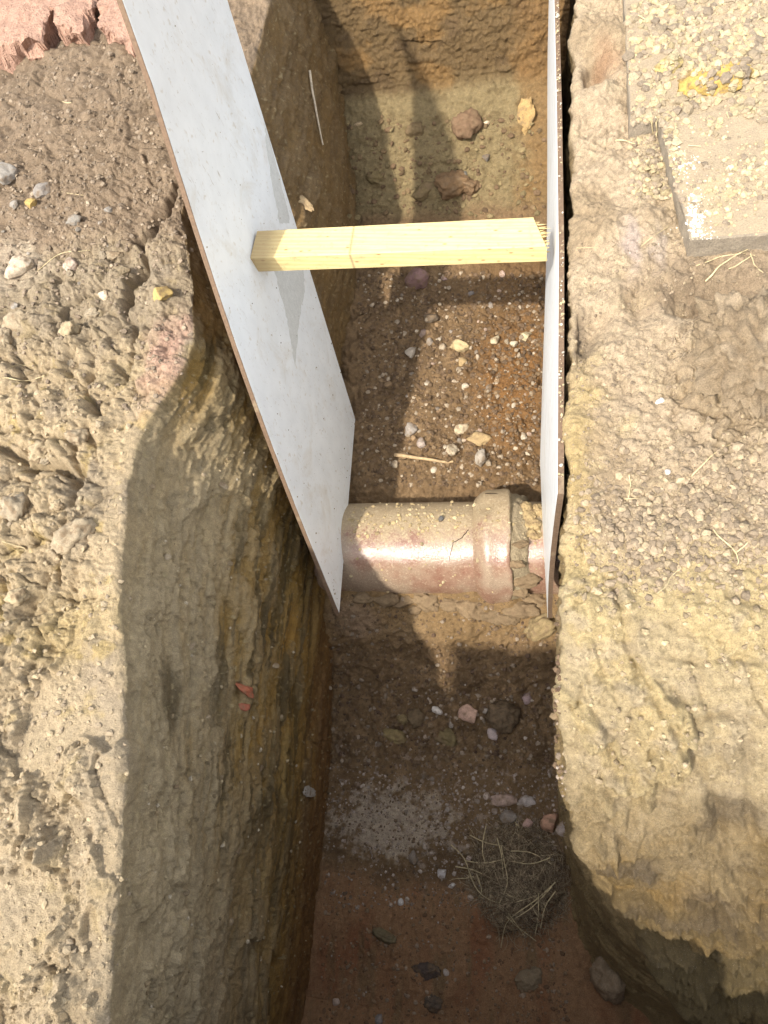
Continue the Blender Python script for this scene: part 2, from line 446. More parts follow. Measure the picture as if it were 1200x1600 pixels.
    wc = cmix(wc, [.165, .09, .043], sst(-.85, -1.15, z32+.12*big2)*.8)
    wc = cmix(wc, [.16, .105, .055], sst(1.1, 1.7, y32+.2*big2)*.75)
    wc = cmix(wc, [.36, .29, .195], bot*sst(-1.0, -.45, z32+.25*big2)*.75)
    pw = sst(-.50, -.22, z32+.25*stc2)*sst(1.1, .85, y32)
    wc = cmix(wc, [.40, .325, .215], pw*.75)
    wc = cmix(wc, [.075, .052, .028], blob(y32, z32, 0, 0, 0, 1)*0)
    smr = sst(.10, .17, fbm(y32*2.4+.4*z32, z32*16, x32*0+7, 5, 247, .6))*sst(-.25, -.42, z32)*sst(-.95, -.75, z32)*sst(-.15, .1, y32)*sst(.95, .75, y32)
    wc = cmix(wc, [.085, .062, .03], smr*.8)
    # dark scraped hollow
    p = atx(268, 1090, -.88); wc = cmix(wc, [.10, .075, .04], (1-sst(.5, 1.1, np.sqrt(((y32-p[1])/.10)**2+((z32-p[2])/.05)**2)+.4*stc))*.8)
    sp = sst(.34, .42, fbm(y32*60, z32*60, x32*0, 2, 239)); wc = cmix(wc, [.4, .33, .2], sp*.6)
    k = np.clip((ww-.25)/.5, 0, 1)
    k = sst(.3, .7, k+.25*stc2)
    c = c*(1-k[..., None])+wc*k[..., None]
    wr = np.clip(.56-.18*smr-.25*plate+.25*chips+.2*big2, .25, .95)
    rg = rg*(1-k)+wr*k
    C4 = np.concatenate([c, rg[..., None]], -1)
    F = gridfaces(nu, len(v))
    cut = a+4
    V = Q.reshape(-1, 3); C4 = C4.reshape(-1, 4)
    iu = F[:, 0] % nu
    for nm, sel in (('ground', iu < cut), ('trench_wall', iu >= cut)):
        f = F[sel]; used = np.unique(f); mp = np.zeros(len(V), np.int64); mp[used] = np.arange(len(used))
        o = meshobj(nm, V[used], mp[f], SOIL, col=C4[used]); o['kind'] = 'structure'
build_left()

# ------------------------------------------------------------------ trench floor with the far end face
FEATF = [(600,940,.05,.03,.03),(690,935,.07,.03,.022),(745,945,.05,.03,.035),(800,950,.05,.04,.03),(655,965,.05,.03,-.02),(560,940,.05,.03,.015),(845,985,.05,.05,.02),(640,1060,.10,.05,.03),(760,1050,.10,.05,.02),(560,960,.06,.04,.02),(700,985,.08,.04,.015)]
def dF(x, y, z=None):
    z0 = x*0
    if z is None: z = FLOORZ(y).astype(np.float32)
    w3 = z*.8
    near = sst(-.02, -.20, y)                       # scraped flat
    mid = sst(.15, .35, y)*sst(.85, .6, y)
    heap = sst(1.1, 1.25, y)*sst(2.5, 2.3, y)
    endw = sst(2.84, 2.94, y)
    ramp = sst(2.4, 2.5, y)*(1-endw)
    b = billow(x*9, y*9+w3*9, z0+.2, 4, 301, .55)-.4
    b2 = billow(x*28, y*28+w3*28, z0+.6, 3, 305)-.35
    h = b*(.010+.040*mid+.045*heap+.018*ramp+.014*endw-.006*near)
    h += b2*(.006+.016*mid+.016*heap+.004*ramp+.009*endw-.003*near)
    h += (.0045*crumbs(x, y+w3, .022, 311, .5)/.4)*(1-.8*near+.6*heap)+.002*crumbs(x, y+w3, .010, 312, .6)/.4*(1-.6*near)
    h += .022*crumbs(x, y, .07, 314, .35)/.5*(ramp*.35+heap*.5+mid*.6)
    h += endw*.007*facets(x*.5, z*1.6, .12, 317)
    h += .004*perlin(x*3, y*40+z*60, z0, 319)*(ramp+endw*1.4)
    h += near*(.0025*perlin(x*60, y*4, z0, 321)+.010*perlin(x*7, y*6, z0, 322)+.004*(billow(x*24, y*20, z0, 4, 323)-.4)+.004*flakes(x*.8, y*.5, z0, 9, 324, (-.1, .1, .25)))
    # soil left and right of the floor slumps against the walls
    h += .05*sst(-.62, -.82, x+.05*b)*(1-near)*sst(3, 2.9, y)*(.3+.7*heap)
    h += .02*sst(-.02, .06, x)*(1-near)
    # step in the floor
    h += .025*(sst(.25, .27, y+.02*b)-1)*sst(.9, .6, y)*0
    for px, py, rx, ry, hh in FEATF:
        p = atz(px, py, -1.15); d = ((x-p[0])/rx)**2+((y-p[1])/ry)**2
        h = h+hh*np.exp(-np.clip(d, 0, 30))
    return h
def zF(x, y):
    x = np.asarray(x, np.float32); y = np.asarray(y, np.float32)
    return FLOORZ(y)+dF(x, y)
def build_floor():
    yy = steps((-1.2, -.75, .05), (-.75, -.50, .02), (-.50, 3.16, .0002), (3.16, 3.6, .04))
    zz = FLOORZ(yy); s = np.concatenate([[0], np.cumsum(np.hypot(np.diff(yy), np.diff(zz)))])
    s0 = np.interp(-.5, yy, s); s1 = np.interp(3.12, yy, s)
    vs = np.concatenate([np.linspace(0, s0, 40)[:-1], np.linspace(s0, s1, int((s1-s0)/.0042))[:-1], np.linspace(s1, s[-1], 12)])
    v = np.interp(vs, s, yy)
    # soften the path so that corners of the profile are not knife edges
    k = 9; ker = np.ones(k)/k
    zs = np.interp(vs, s, zz); zp = np.pad(zs, k//2, 'edge'); zs = np.convolve(zp, ker, 'valid')
    x = steps((-1.30, -.88, .02), (-.88, .08, .0036), (.08, .34, .02))
    X, Y = np.meshgrid(x, v); Z = np.repeat(zs[:, None], len(x), 1)
    P = np.stack([X, Y, Z], -1); N = gridnormals(P); N = np.where(N[..., 2:3] < -.05, -N, N)
    x32, y32, z32 = (q.astype(np.float32) for q in (X, Y, Z))
    D = dF(x32, y32, z32)
    Q = P+N*D[..., None]
    w3 = z32*.8
    n = fbm(x32*5, y32*5+w3*5, x32*0, 4, 331); n2 = fbm(x32*16, y32*16+w3*16, x32*0, 4, 333); n3 = fbm(x32*40, y32*40+w3*40, x32*0, 3, 335)
    c = np.empty(X.shape+(3,)); c[:] = DARK
    c = cmix(c, [.26, .18, .108], sst(0, .4, n2))
    c = cmix(c, [.15, .10, .058], sst(.05, .4, n))
    jag = .08*n+.04*n2
    near = sst(-.06, -.16, y32+jag*.6)
    c = cmix(c, np.array([.33, .20, .118]), near*.9)
    c = cmix(c, [.24, .095, .055], near*sst(.0, .5, fbm(x32*7, y32*4, x32*0, 4, 341))*.5)
    c = cmix(c, [.21, .15, .085], near*sst(.1, .4, fbm(x32*20, y32*4, x32*0+3, 3, 343))*.6)
    # lime dust thrown over the floor
    p = atz(610, 1285, -1.265)
    d = np.sqrt(((x32-p[0])/.27)**2+((y32-p[1])/.14)**2)
    dust = np.clip(1.25-d*1.1+.9*n2+.9*n3, 0, 1)*sst(1.7, .9, d)
    c = cmix(c, DUST*1.0, sst(.2, .8, dust)*.85)
    sp = sst(.30, .36, n3+.18*(1-sst(.0, .5, np.abs(y32-.13)))-.1)
    c = cmix(c, [.34, .27, .21], sp*.7*sst(.5, .2, y32)*sst(-.2, -.05, y32))
    p = atz(555, 965, -1.1); c = cmix(c, [.42, .33, .29], blob(x32+jag*.6, y32+jag*.6, 560, 965, -1.09, .09, .6, .05)*.8)
    c = cmix(c, [.36, .27, .18], blob(x32+jag, y32+jag*.6, 640, 985, -1.1, .10, .7, .03)*.5)
    c = cmix(c, [.27, .185, .10], sst(.62, .72, y32+jag*.5)*sst(1.0, .9, y32)*.7)
    hp = sst(1.15, 1.35, y32)*sst(2.45, 2.3, y32)
    c = cmix(c, [.16, .098, .05], hp*sst(-.5, -.15, x32+jag)*.8)
    c = cmix(c, [.24, .125, .055], hp*blob(x32+jag, y32+jag, 800, 600, -.98, .12, .7, .25)*.6)
    rp = sst(2.44, 2.54, y32+jag*.4)
    c = cmix(c, np.array([.235, .185, .105]), rp*.95)
    c = cmix(c, np.array([.13, .095, .05]), rp*sst(.1, .4, n2)*.6)
    ew = sst(2.86, 2.92, y32)
    c = cmix(c, np.array([.135, .09, .046]), ew*.95)
    c = cmix(c, np.array([.10, .066, .036]), ew*sst(.05, .35, fbm(x32*6, z32*9, x32*0, 4, 345))*.7)
    c = cmix(c, np.array([.235, .145, .068]), ew*sst(.05, .4, fbm(x32*5+4, z32*7, x32*0, 4, 347))*.8)
    rt = sst(-.20, -.08, x32+jag)*sst(2.4, 2.55, y32)
    c = cmix(c, [.22, .135, .066], rt*.7)
    rg = np.clip(.85-.35*near+.1*n2-.2*rp, .2, 1)
    C4 = np.concatenate([c, rg[..., None]], -1)
    F = gridfaces(len(x), len(v))
    iv = F[:, 0]//len(x); yv = v[iv]
    V = Q.reshape(-1, 3); C4 = C4.reshape(-1, 4)
    for nm, sel in (('trench_floor', yv < 2.88), ('trench_wall', yv >= 2.88)):
        f = F[sel]; used = np.unique(f); mp = np.zeros(len(V), np.int64); mp[used] = np.arange(len(used))
        o = meshobj(nm, V[used], mp[f], SOIL, col=C4[used]); o['kind'] = 'structure'
build_floor()

# ------------------------------------------------------------------ right bank with its edge and the right trench wall
FEATR = [(905,525,.03,.06,-.03),(930,500,.03,.04,-.025),(935,370,.05,.05,.02),(1000,350,.05,.04,.015),(930,120,.03,.06,-.05),(955,70,.05,.05,.03),(940,160,.04,.04,.025),
         (1000,480,.03,.05,-.02),(1085,470,.06,.04,-.04),(1150,450,.06,.03,-.03),(960,640,.06,.06,-.008),(1060,520,.03,.05,.01),
         (1150,590,.085,.10,.02)]
def dR(x, y, z):
    z0 = x*0
    low = sst(.45, .2, y); steep = sst(.05, -.12, y)
    s = y+z*.6
    b1 = billow(x*6, s*6, z0+.3, 3, 421)-.35; b2 = billow(x*20, s*20, z0+.7, 4, 425, .55)-.4
    rough = sst(.2, .7, .5+.9*perlin(x*4, y*3, z0+9, 427))+1.6*blob(x, y, 1140, 580, 0, .12, .4, .17)
    b3 = billow(x*58+.4*perlin(x*20, s*20, z0, 428), s*58, z0+.2, 3, 429, .55)-.4
    wv = perlin(x*5+.8*perlin(x*9, s*9, z0, 423), s*5, z0, 424)
    h = .030*b1+(.010+.020*rough)*b2+(.004+.006*rough)*b3+low*.010*sst(.02, .06, wv)+low*.012*np.abs(perlin(x*11-s*8, s*13+x*6, z0+4, 426))
    h += (.0035+.0060*low)*flakes(x*.9-s*.3, s*.8+x*.2, z0+.4, 6.5, 443)+(.0016+.0030*low)*flakes(x, s, z0+.9, 19, 447)
    ck = np.abs(fbm(x*4.5, s*4.5, z0+5, 5, 448)); h -= .016*sst(.022, .0, ck)*sst(.0, .25, perlin(x*3, s*3, z0+8, 449))
    fc = facets(x*.8-s*.35, s*1.0+x*.3, .10, 431); fc2 = facets(x*1.0+s*.2, s*1.4, .04, 433)
    h += low*(.020*fc+.010*fc2)*(1-.2*steep)
    h += low*.008*perlin(x*7-s*10, s*20+x*9, z0, 435)
    sm = smearR(x, s, y)
    p = x*.95+s*.31; l = -x*.31+s*.95
    sh = .022*perlin(p*8, l*1.8, z0, 471)+.006*perlin(p*26, l*2.2, z0, 472)+.0022*perlin(p*70, l*3, z0, 473)+.0009*perlin(p*190, l*6, z0, 474)
    sh = sh+.010*sst(.0, .012, perlin(p*6+.4*perlin(l*5, p*5, z0, 475), l*1.4, z0, 476))
    h = h*(1-.55*sm)+(.8*sh-.004)*sm+sm*.004*(billow(x*40, s*26, z0, 4, 478)-.4)
    # layered shelves of the cut end
    lay = z*9+.8*perlin(x*3, z*3, z0, 437)+.25*perlin(x*11, z*11, z0, 438)
    fr = lay-np.floor(lay)
    h += steep*.040*(sst(0, .75, fr)*(1-sst(.82, .97, fr))-.3)
    h += .0042*crumbs(x, s, .018, 441, .55)/.4*(1-.5*low)+.0020*crumbs(x, s, .009, 442, .7)/.4
    for px, py, rx, ry, hh in FEATR:
        p = atz(px, py, 0); wob = .35*perlin(x*30+px, y*30, z0, 19)
        d = ((x-p[0])/rx)**2+((y-p[1])/ry)**2
        h = h+1.6*hh*(1+.5*perlin(x*40, y*40, z0, 20))*np.exp(-np.clip(d*(1+wob), 0, 30)**1.2*.8)
    return h
CRACKR = [([(962,925),(985,1010),(1010,1060),(1050,1110),(1100,1165),(1150,1250),(1185,1340)], .012, -.030, -.03), ([(975,925),(1000,1005),(1028,1050),(1070,1100)], .014, .016, -.03),
          ([(1085,1020),(1105,1075),(1130,1130)], .008, -.016, -.03), ([(930,1000),(945,1040),(962,1080)], .007, -.014, -.03), ([(1040,1022),(1100,1030),(1160,1022),(1200,1030)], .008, -.016, -.03),
          ([(1003,1240),(992,1265),(982,1292)], .010, -.030, -.12), ([(1090,1125),(1130,1112),(1200,1120)], .010, -.025, -.06), ([(880,1040),(905,1060),(930,1100)], .006, -.010, -.02),
          ([(1000,980),(1040,960),(1090,985)], .010, -.014, 0), ([(900,940),(935,905),(960,890)], .008, -.014, 0), ([(1120,900),(1160,930),(1200,935)], .010, -.016, 0),
          ([(1170,1150),(1185,1230),(1200,1290)], .010, -.02, -.1), ([(1060,1290),(1120,1330),(1160,1370)], .009, -.02, -.25), ([(890,600),(920,612),(938,600)], .007, -.016, 0)]
def poly3(x, y, pts, z):
    P = [atz(px, py, z)[:2] for px, py in pts]; d = np.full(x.shape, 9., np.float32)
    for a, b in zip(P[:-1], P[1:]):
        ab = b-a; t = np.clip(((x-a[0])*ab[0]+(y-a[1])*ab[1])/(ab@ab), 0, 1)
        d = np.minimum(d, np.hypot(x-a[0]-t*ab[0], y-a[1]-t*ab[1]))
    return d
_dR = dR
def dR(x, y, z):
    h = _dR(x, y, z); wv = .010*perlin(x*20, y*20, x*0, 63)+.004*perlin(x*60, y*60, x*0, 64)
    for pts, w_, dep, zz in CRACKR: h = h+.65*dep*np.clip(1-np.abs(poly3(x, y, pts, zz)+1.6*wv)/(1.3*w_), 0, 1)**1.1
    return h
def zR(x, y):
    x = np.asarray(x, np.float32); y = np.asarray(y, np.float32); g = GRZ(y).astype(np.float32)
    return g+dR(x, y, g)
def build_right():
    yy = steps((-.62, 3.6, .0005)); zz = GRZ(yy)
    k = 121; ker = np.ones(k)/k; zz = np.convolve(np.pad(zz, k//2, 'edge'), ker, 'valid')
    s = np.concatenate([[0], np.cumsum(np.hypot(np.diff(yy), np.diff(zz)))])
    sa = np.interp(-.40, yy, s); sb = np.interp(2.5, yy, s)
    vs = np.concatenate([np.linspace(0, sa, 20)[:-1], np.linspace(sa, sb, int((sb-sa)/.0034))[:-1], np.linspace(sb, s[-1], 30)])
    v = np.interp(vs, s, yy); zb = np.interp(vs, s, zz)
    sg = steps((0, .66, .0034), (.66, 2.6, .05))
    lip = np.linspace(0, 1, 13)[1:-1][::-1]
    wd = steps((.03, 1.4, .009))[::-1]
    R = .025
    nu = len(wd)+len(lip)+len(sg); a = len(wd); b = a+len(lip)
    Y = np.repeat(v[:, None], nu, 1); X = np.zeros_like(Y); Z = np.zeros_like(Y)
    rim = rimR(v); foot = FOOTR(v)
    hgt = np.maximum(zb+1.40, .05)
    t = (wd[None]-.03)/1.37
    X[:, :a] = rim[:, None]+(foot-rim)[:, None]*t**.8; Z[:, :a] = zb[:, None]-.03-(hgt[:, None]-.03)*t
    th = lip*math.pi/2
    X[:, a:b] = rim[:, None]+R-R*np.sin(th)[None]; Z[:, a:b] = zb[:, None]-R+R*np.cos(th)[None]
    X[:, b:] = rim[:, None]+R+sg[None]; Z[:, b:] = zb[:, None]
    P = np.stack([X, Y, Z], -1); N = gridnormals(P)
    N = np.where(((N[..., 2:3]) < -.3), -N, N)
    x32, y32, z32 = (q.astype(np.float32) for q in (X, Y, Z))
    zg = np.repeat(zb[:, None], nu, 1).astype(np.float32)
    g = dR(x32, y32, zg)
    ww = np.zeros(nu); ww[a:b] = np.linspace(.6, 0, len(lip)); ww[:a] = np.clip(.6+(wd-.03)*5, 0, 1)
    ww = np.repeat(ww[None], len(v), 0)
    wz = -.014+.007*flakes(y32*.6, z32, x32*0, 7, 457, (-.1, .08, .25))-.006*sst(.2, .3, fbm(y32*22, z32*22, x32*0, 3, 458))+.014*fbm(y32*3, z32*3, x32*0, 4, 451)+.005*fbm(y32*12, z32*12, x32*0, 4, 453)+.004*perlin(y32*3, z32*40, x32*0, 455)
    D = g*(1-ww)+wz*ww
    Q = P+N*D[..., None]
    jn = fbm(x32*5, y32*5+zg*3, x32*0, 4, 461); n2 = fbm(x32*16, y32*16+zg*10, x32*0, 4, 463)
    jag = .10*jn+.05*n2
    c = np.empty(X.shape+(3,)); c[:] = [.45, .36, .258]
    c = cmix(c, [.33, .255, .17], sst(0, .4, jn)*.8)
    c = cmix(c, [.48, .39, .27], sst(.05, .4, -n2)*.6)
    yb = sst(.68, .52, y32+jag)
    c = cmix(c, [.46, .37, .215], yb*.85)
    c = cmix(c, [.45, .34, .15], blob(x32+jag, y32+jag, 905, 700, 0, .06, .7, .25)*.5)
    c = cmix(c, [.42, .345, .24], yb*sst(0, .35, n2+.3*jn)*.8)
    smr = smearR(x32, y32+zg*.6, y32)
    c = cmix(c, [.37, .30, .20], smr*.6)
    
    c = cmix(c, [.21, .155, .105], blob(x32+jag, y32+jag, 1110, 440, 0, .16, .6, .08)*.6)
    c = cmix(c, [.20, .16, .12], blob(x32+jag, y32+jag, 905, 525, 0, .035, .6, .07)*.7)
    c = cmix(c, [.42, .35, .33], blob(x32+jag*.5, y32+jag*.5, 985, 390, 0, .025, .6, .07)*.6)
    c = cmix(c, [.40, .34, .30], blob(x32+jag*.5, y32+jag*.5, 1027, 395, 0, .012, .6, .06)*.5)
    c = cmix(c, [.30, .15, .09], blob(x32+jag*.5, y32+jag*.5, 955, 95, 0, .03, .7, .07)*.4)
    # damp clay layers of the cut end, with its shade darkened into the colour
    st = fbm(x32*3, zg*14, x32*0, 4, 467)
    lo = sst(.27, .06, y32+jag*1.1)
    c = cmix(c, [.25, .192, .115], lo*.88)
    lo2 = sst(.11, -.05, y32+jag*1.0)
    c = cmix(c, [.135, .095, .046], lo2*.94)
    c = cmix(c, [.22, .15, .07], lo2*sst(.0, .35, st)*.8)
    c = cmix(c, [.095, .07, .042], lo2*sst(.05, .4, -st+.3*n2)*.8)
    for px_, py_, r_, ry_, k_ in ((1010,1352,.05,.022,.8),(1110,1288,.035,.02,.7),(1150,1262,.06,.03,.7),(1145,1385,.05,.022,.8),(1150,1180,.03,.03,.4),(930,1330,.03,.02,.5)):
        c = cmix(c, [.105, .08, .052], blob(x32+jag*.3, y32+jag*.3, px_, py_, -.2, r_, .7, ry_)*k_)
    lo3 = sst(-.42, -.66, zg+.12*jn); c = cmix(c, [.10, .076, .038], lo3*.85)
    wc = np.empty_like(c); wc[:] = [.23, .17, .092]
    wc = cmix(wc, [.16, .115, .06], sst(0, .4, fbm(y32*4, z32*9, x32*0, 4, 471)))
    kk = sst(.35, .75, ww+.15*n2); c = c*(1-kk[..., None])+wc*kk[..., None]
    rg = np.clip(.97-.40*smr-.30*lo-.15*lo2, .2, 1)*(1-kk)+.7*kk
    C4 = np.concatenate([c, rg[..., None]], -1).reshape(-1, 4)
    F = gridfaces(nu, len(v)); V = Q.reshape(-1, 3); iu = F[:, 0] % nu
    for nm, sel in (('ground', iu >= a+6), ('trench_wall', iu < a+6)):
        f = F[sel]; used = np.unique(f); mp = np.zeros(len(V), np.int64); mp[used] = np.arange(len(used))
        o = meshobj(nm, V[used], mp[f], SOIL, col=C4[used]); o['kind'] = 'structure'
build_right()
#@@PART2
# ------------------------------------------------------------------ ground to the horizon, unseen heap added to shade the near floor
def build_far_ground():
    xs = np.array([-60, -20, -8, -3.6, 2.4, 8, 20, 60.]); ys = np.array([-60, -20, -6, -1.6, 3.4, 8, 20, 60.])
    X, Y = np.meshgrid(xs, ys); V = np.stack([X, Y, np.full_like(X, -.035)], -1).reshape(-1, 3)
    F = gridfaces(8, 8); cx = V[F].mean(1)
    F = F[~((cx[:, 0] > -3.6) & (cx[:, 0] < 2.4) & (cx[:, 1] > -1.6) & (cx[:, 1] < 3.4))]
    o = meshobj('ground', V, F, flat_soil('field_soil', (.25, .19, .12), .3, .01, 6), smooth=False); o['kind'] = 'structure'
build_far_ground()
def build_shade_heap():
    x = np.linspace(-2.4, 1.8, 150); y = np.linspace(-2.6, -.44, 90)
    X, Y = np.meshgrid(x, y); X = X.astype(np.float32); Y = Y.astype(np.float32)
    crest = -.80+.03*np.sin(X*3)
    hgt = HEAPH*sst(-.98, -.68, X+.03*np.sin(Y*7))**2.5*sst(-.06, -.28, X)
    front = sst(-.46, crest+.12, Y); back = sst(-2.5, crest-.05, Y)
    Z = hgt*front*back-.05
    Z = np.where(X > .2, Z-1.3*sst(.15, .4, X)*sst(-.75, -.55, Y), Z)
    Z += (.16*(billow(X*5, Y*5, X*0, 5, 501, .6)-.4))*front*back
    X = X-.36*np.clip(Z, 0, 3)*sst(.6, -.6, X)          # leaned left to keep its shade off the left bank
    V = np.stack([X, Y, Z], -1).reshape(-1, 3)
    o = meshobj('shade_heap', V, gridfaces(150, 90), flat_soil('shade_heap_soil', (.25, .18, .11), .35, .008, 30))
    tag(o, 'unseen brown heap added behind the near end to shade the trench floor', 'added shade caster')
HEAPH = 1.06
build_shade_heap()

# ------------------------------------------------------------------ casting onto the dug surfaces
bpy.context.view_layer.update()
DG = bpy.context.evaluated_depsgraph_get()
def hit_px(px, py):
    d = ray(px, py); d = d/np.linalg.norm(d)
    ok, loc, nor, *_ = S.ray_cast(DG, Vector(CC), Vector(d))
    if nor.dot(Vector(d)) > 0: nor = -nor
    return loc, nor
def drop(x, y, z=.6):
    ok, loc, nor, *_ = S.ray_cast(DG, Vector((x, y, z)), Vector((0, 0, -1)))
    return (loc, nor) if ok else (Vector((x, y, -1.2)), Vector((0, 0, 1)))

# ------------------------------------------------------------------ stones and clods
def ico(sub):
    bm = bmesh.new(); bmesh.ops.create_icosphere(bm, subdivisions=sub, radius=1)
    V = np.array([v.co[:] for v in bm.verts]); F = np.array([[v.index for v in f.verts] for f in bm.faces]); bm.free()
    return V, F
ICO1, ICO2, ICO3, ICO4 = ico(1), ico(2), ico(3), ico(4)
def rockverts(base, seed, facet=.5, rough=.18, lump=0):
    V, F = base; r = np.random.default_rng(seed); V = V.copy()
    # chop with random planes: angular stone
    for i in range(int(10*facet)+2):
        n = r.normal(size=3); n /= np.linalg.norm(n); d = r.uniform(.55, .9) if facet > 0 else 1
        t = V@n-d; V -= np.clip(t, 0, None)[:, None]*n*.92
    q = (V*1.3+r.uniform(-9, 9, 3)).astype(np.float32)
    k = 1+rough*fbm(q[:, 0], q[:, 1], q[:, 2], 3, seed % 97)
    if lump: k += lump*(.45-billow(q[:, 0]*1.6, q[:, 1]*1.6, q[:, 2]*1.6, 4, seed % 89))
    return V*k[:, None], F
def stone_material():
    mt, nt, b = newmat('stone'); L = nt.links
    oi = node(nt, 'ShaderNodeObjectInfo'); co = node(nt, 'ShaderNodeTexCoord').outputs['Object']
    gm = node(nt, 'ShaderNodeNewGeometry').outputs['Position']
    n1 = noise(nt, gm, 90, 5, .65); n2 = noise(nt, gm, 420, 3, .65)
    k = mathn(nt, 'MULTIPLY', maprange(nt, n1, .25, .75, .66, 1.34), maprange(nt, n2, .25, .75, .7, 1.3))
    c = mixc(nt, 1.0, oi.outputs['Color'], k, 'MULTIPLY')
    c = mixc(nt, maprange(nt, noise(nt, gm, 45, 4, .6), .5, .62, 0, .75), c, (.17, .115, .065))
    L.new(c, b.inputs['Base Color']); b.inputs['Roughness'].default_value = .88; b.inputs['Specular IOR Level'].default_value = .35
    L.new(bump(nt, n2, .0016, .8, bump(nt, n1, .004, .6)), b.inputs['Normal'])
    return mt
STONE = stone_material()
_var = {}
def stone_mesh(kind, i):
    key = (kind, i)
    if key not in _var:
        base, fac, ro, lu = {'small': (ICO2, .8, .2, 0), 'big': (ICO4, .9, .2, .10), 'clod': (ICO4, .12, .42, .60), 'smallclod': (ICO2, .3, .35, .3)}[kind]
        V, F = rockverts(base, 1000+i*7+len(kind)*131, fac, ro, lu)
        o = meshobj('stone', V, F, STONE, smooth=(kind in ('clod', 'big'))); me = o.data; bpy.data.objects.remove(o)
        _var[key] = me
    return _var[key]
def put_stone(name, px, py, size, colr, kind='small', i=0, sink=.3, rot=None, label=None, cat='stone', group=None, loc=None):
    """size = (a, b, c) radii in metres, or one radius"""
    if loc is None: loc, nor = hit_px(px, py)
    else: nor = Vector((0, 0, 1))
    s = size if isinstance(size, tuple) else (size, size*random.uniform(.7, .95), size*random.uniform(.5, .8))
    o = bpy.data.objects.new(name, stone_mesh(kind, i)); COL.objects.link(o)
    o.scale = s
    if rot is None: rot = (random.uniform(-.4, .4), random.uniform(-.4, .4), random.uniform(0, 6.28))
    o.rotation_euler = rot
    o.location = Vector(loc)+Vector((0, 0, 1))*s[2]*(1-2*sink)
    o.color = tuple(colr)+(1,)
    if label: tag(o, label, cat, group)
    return o

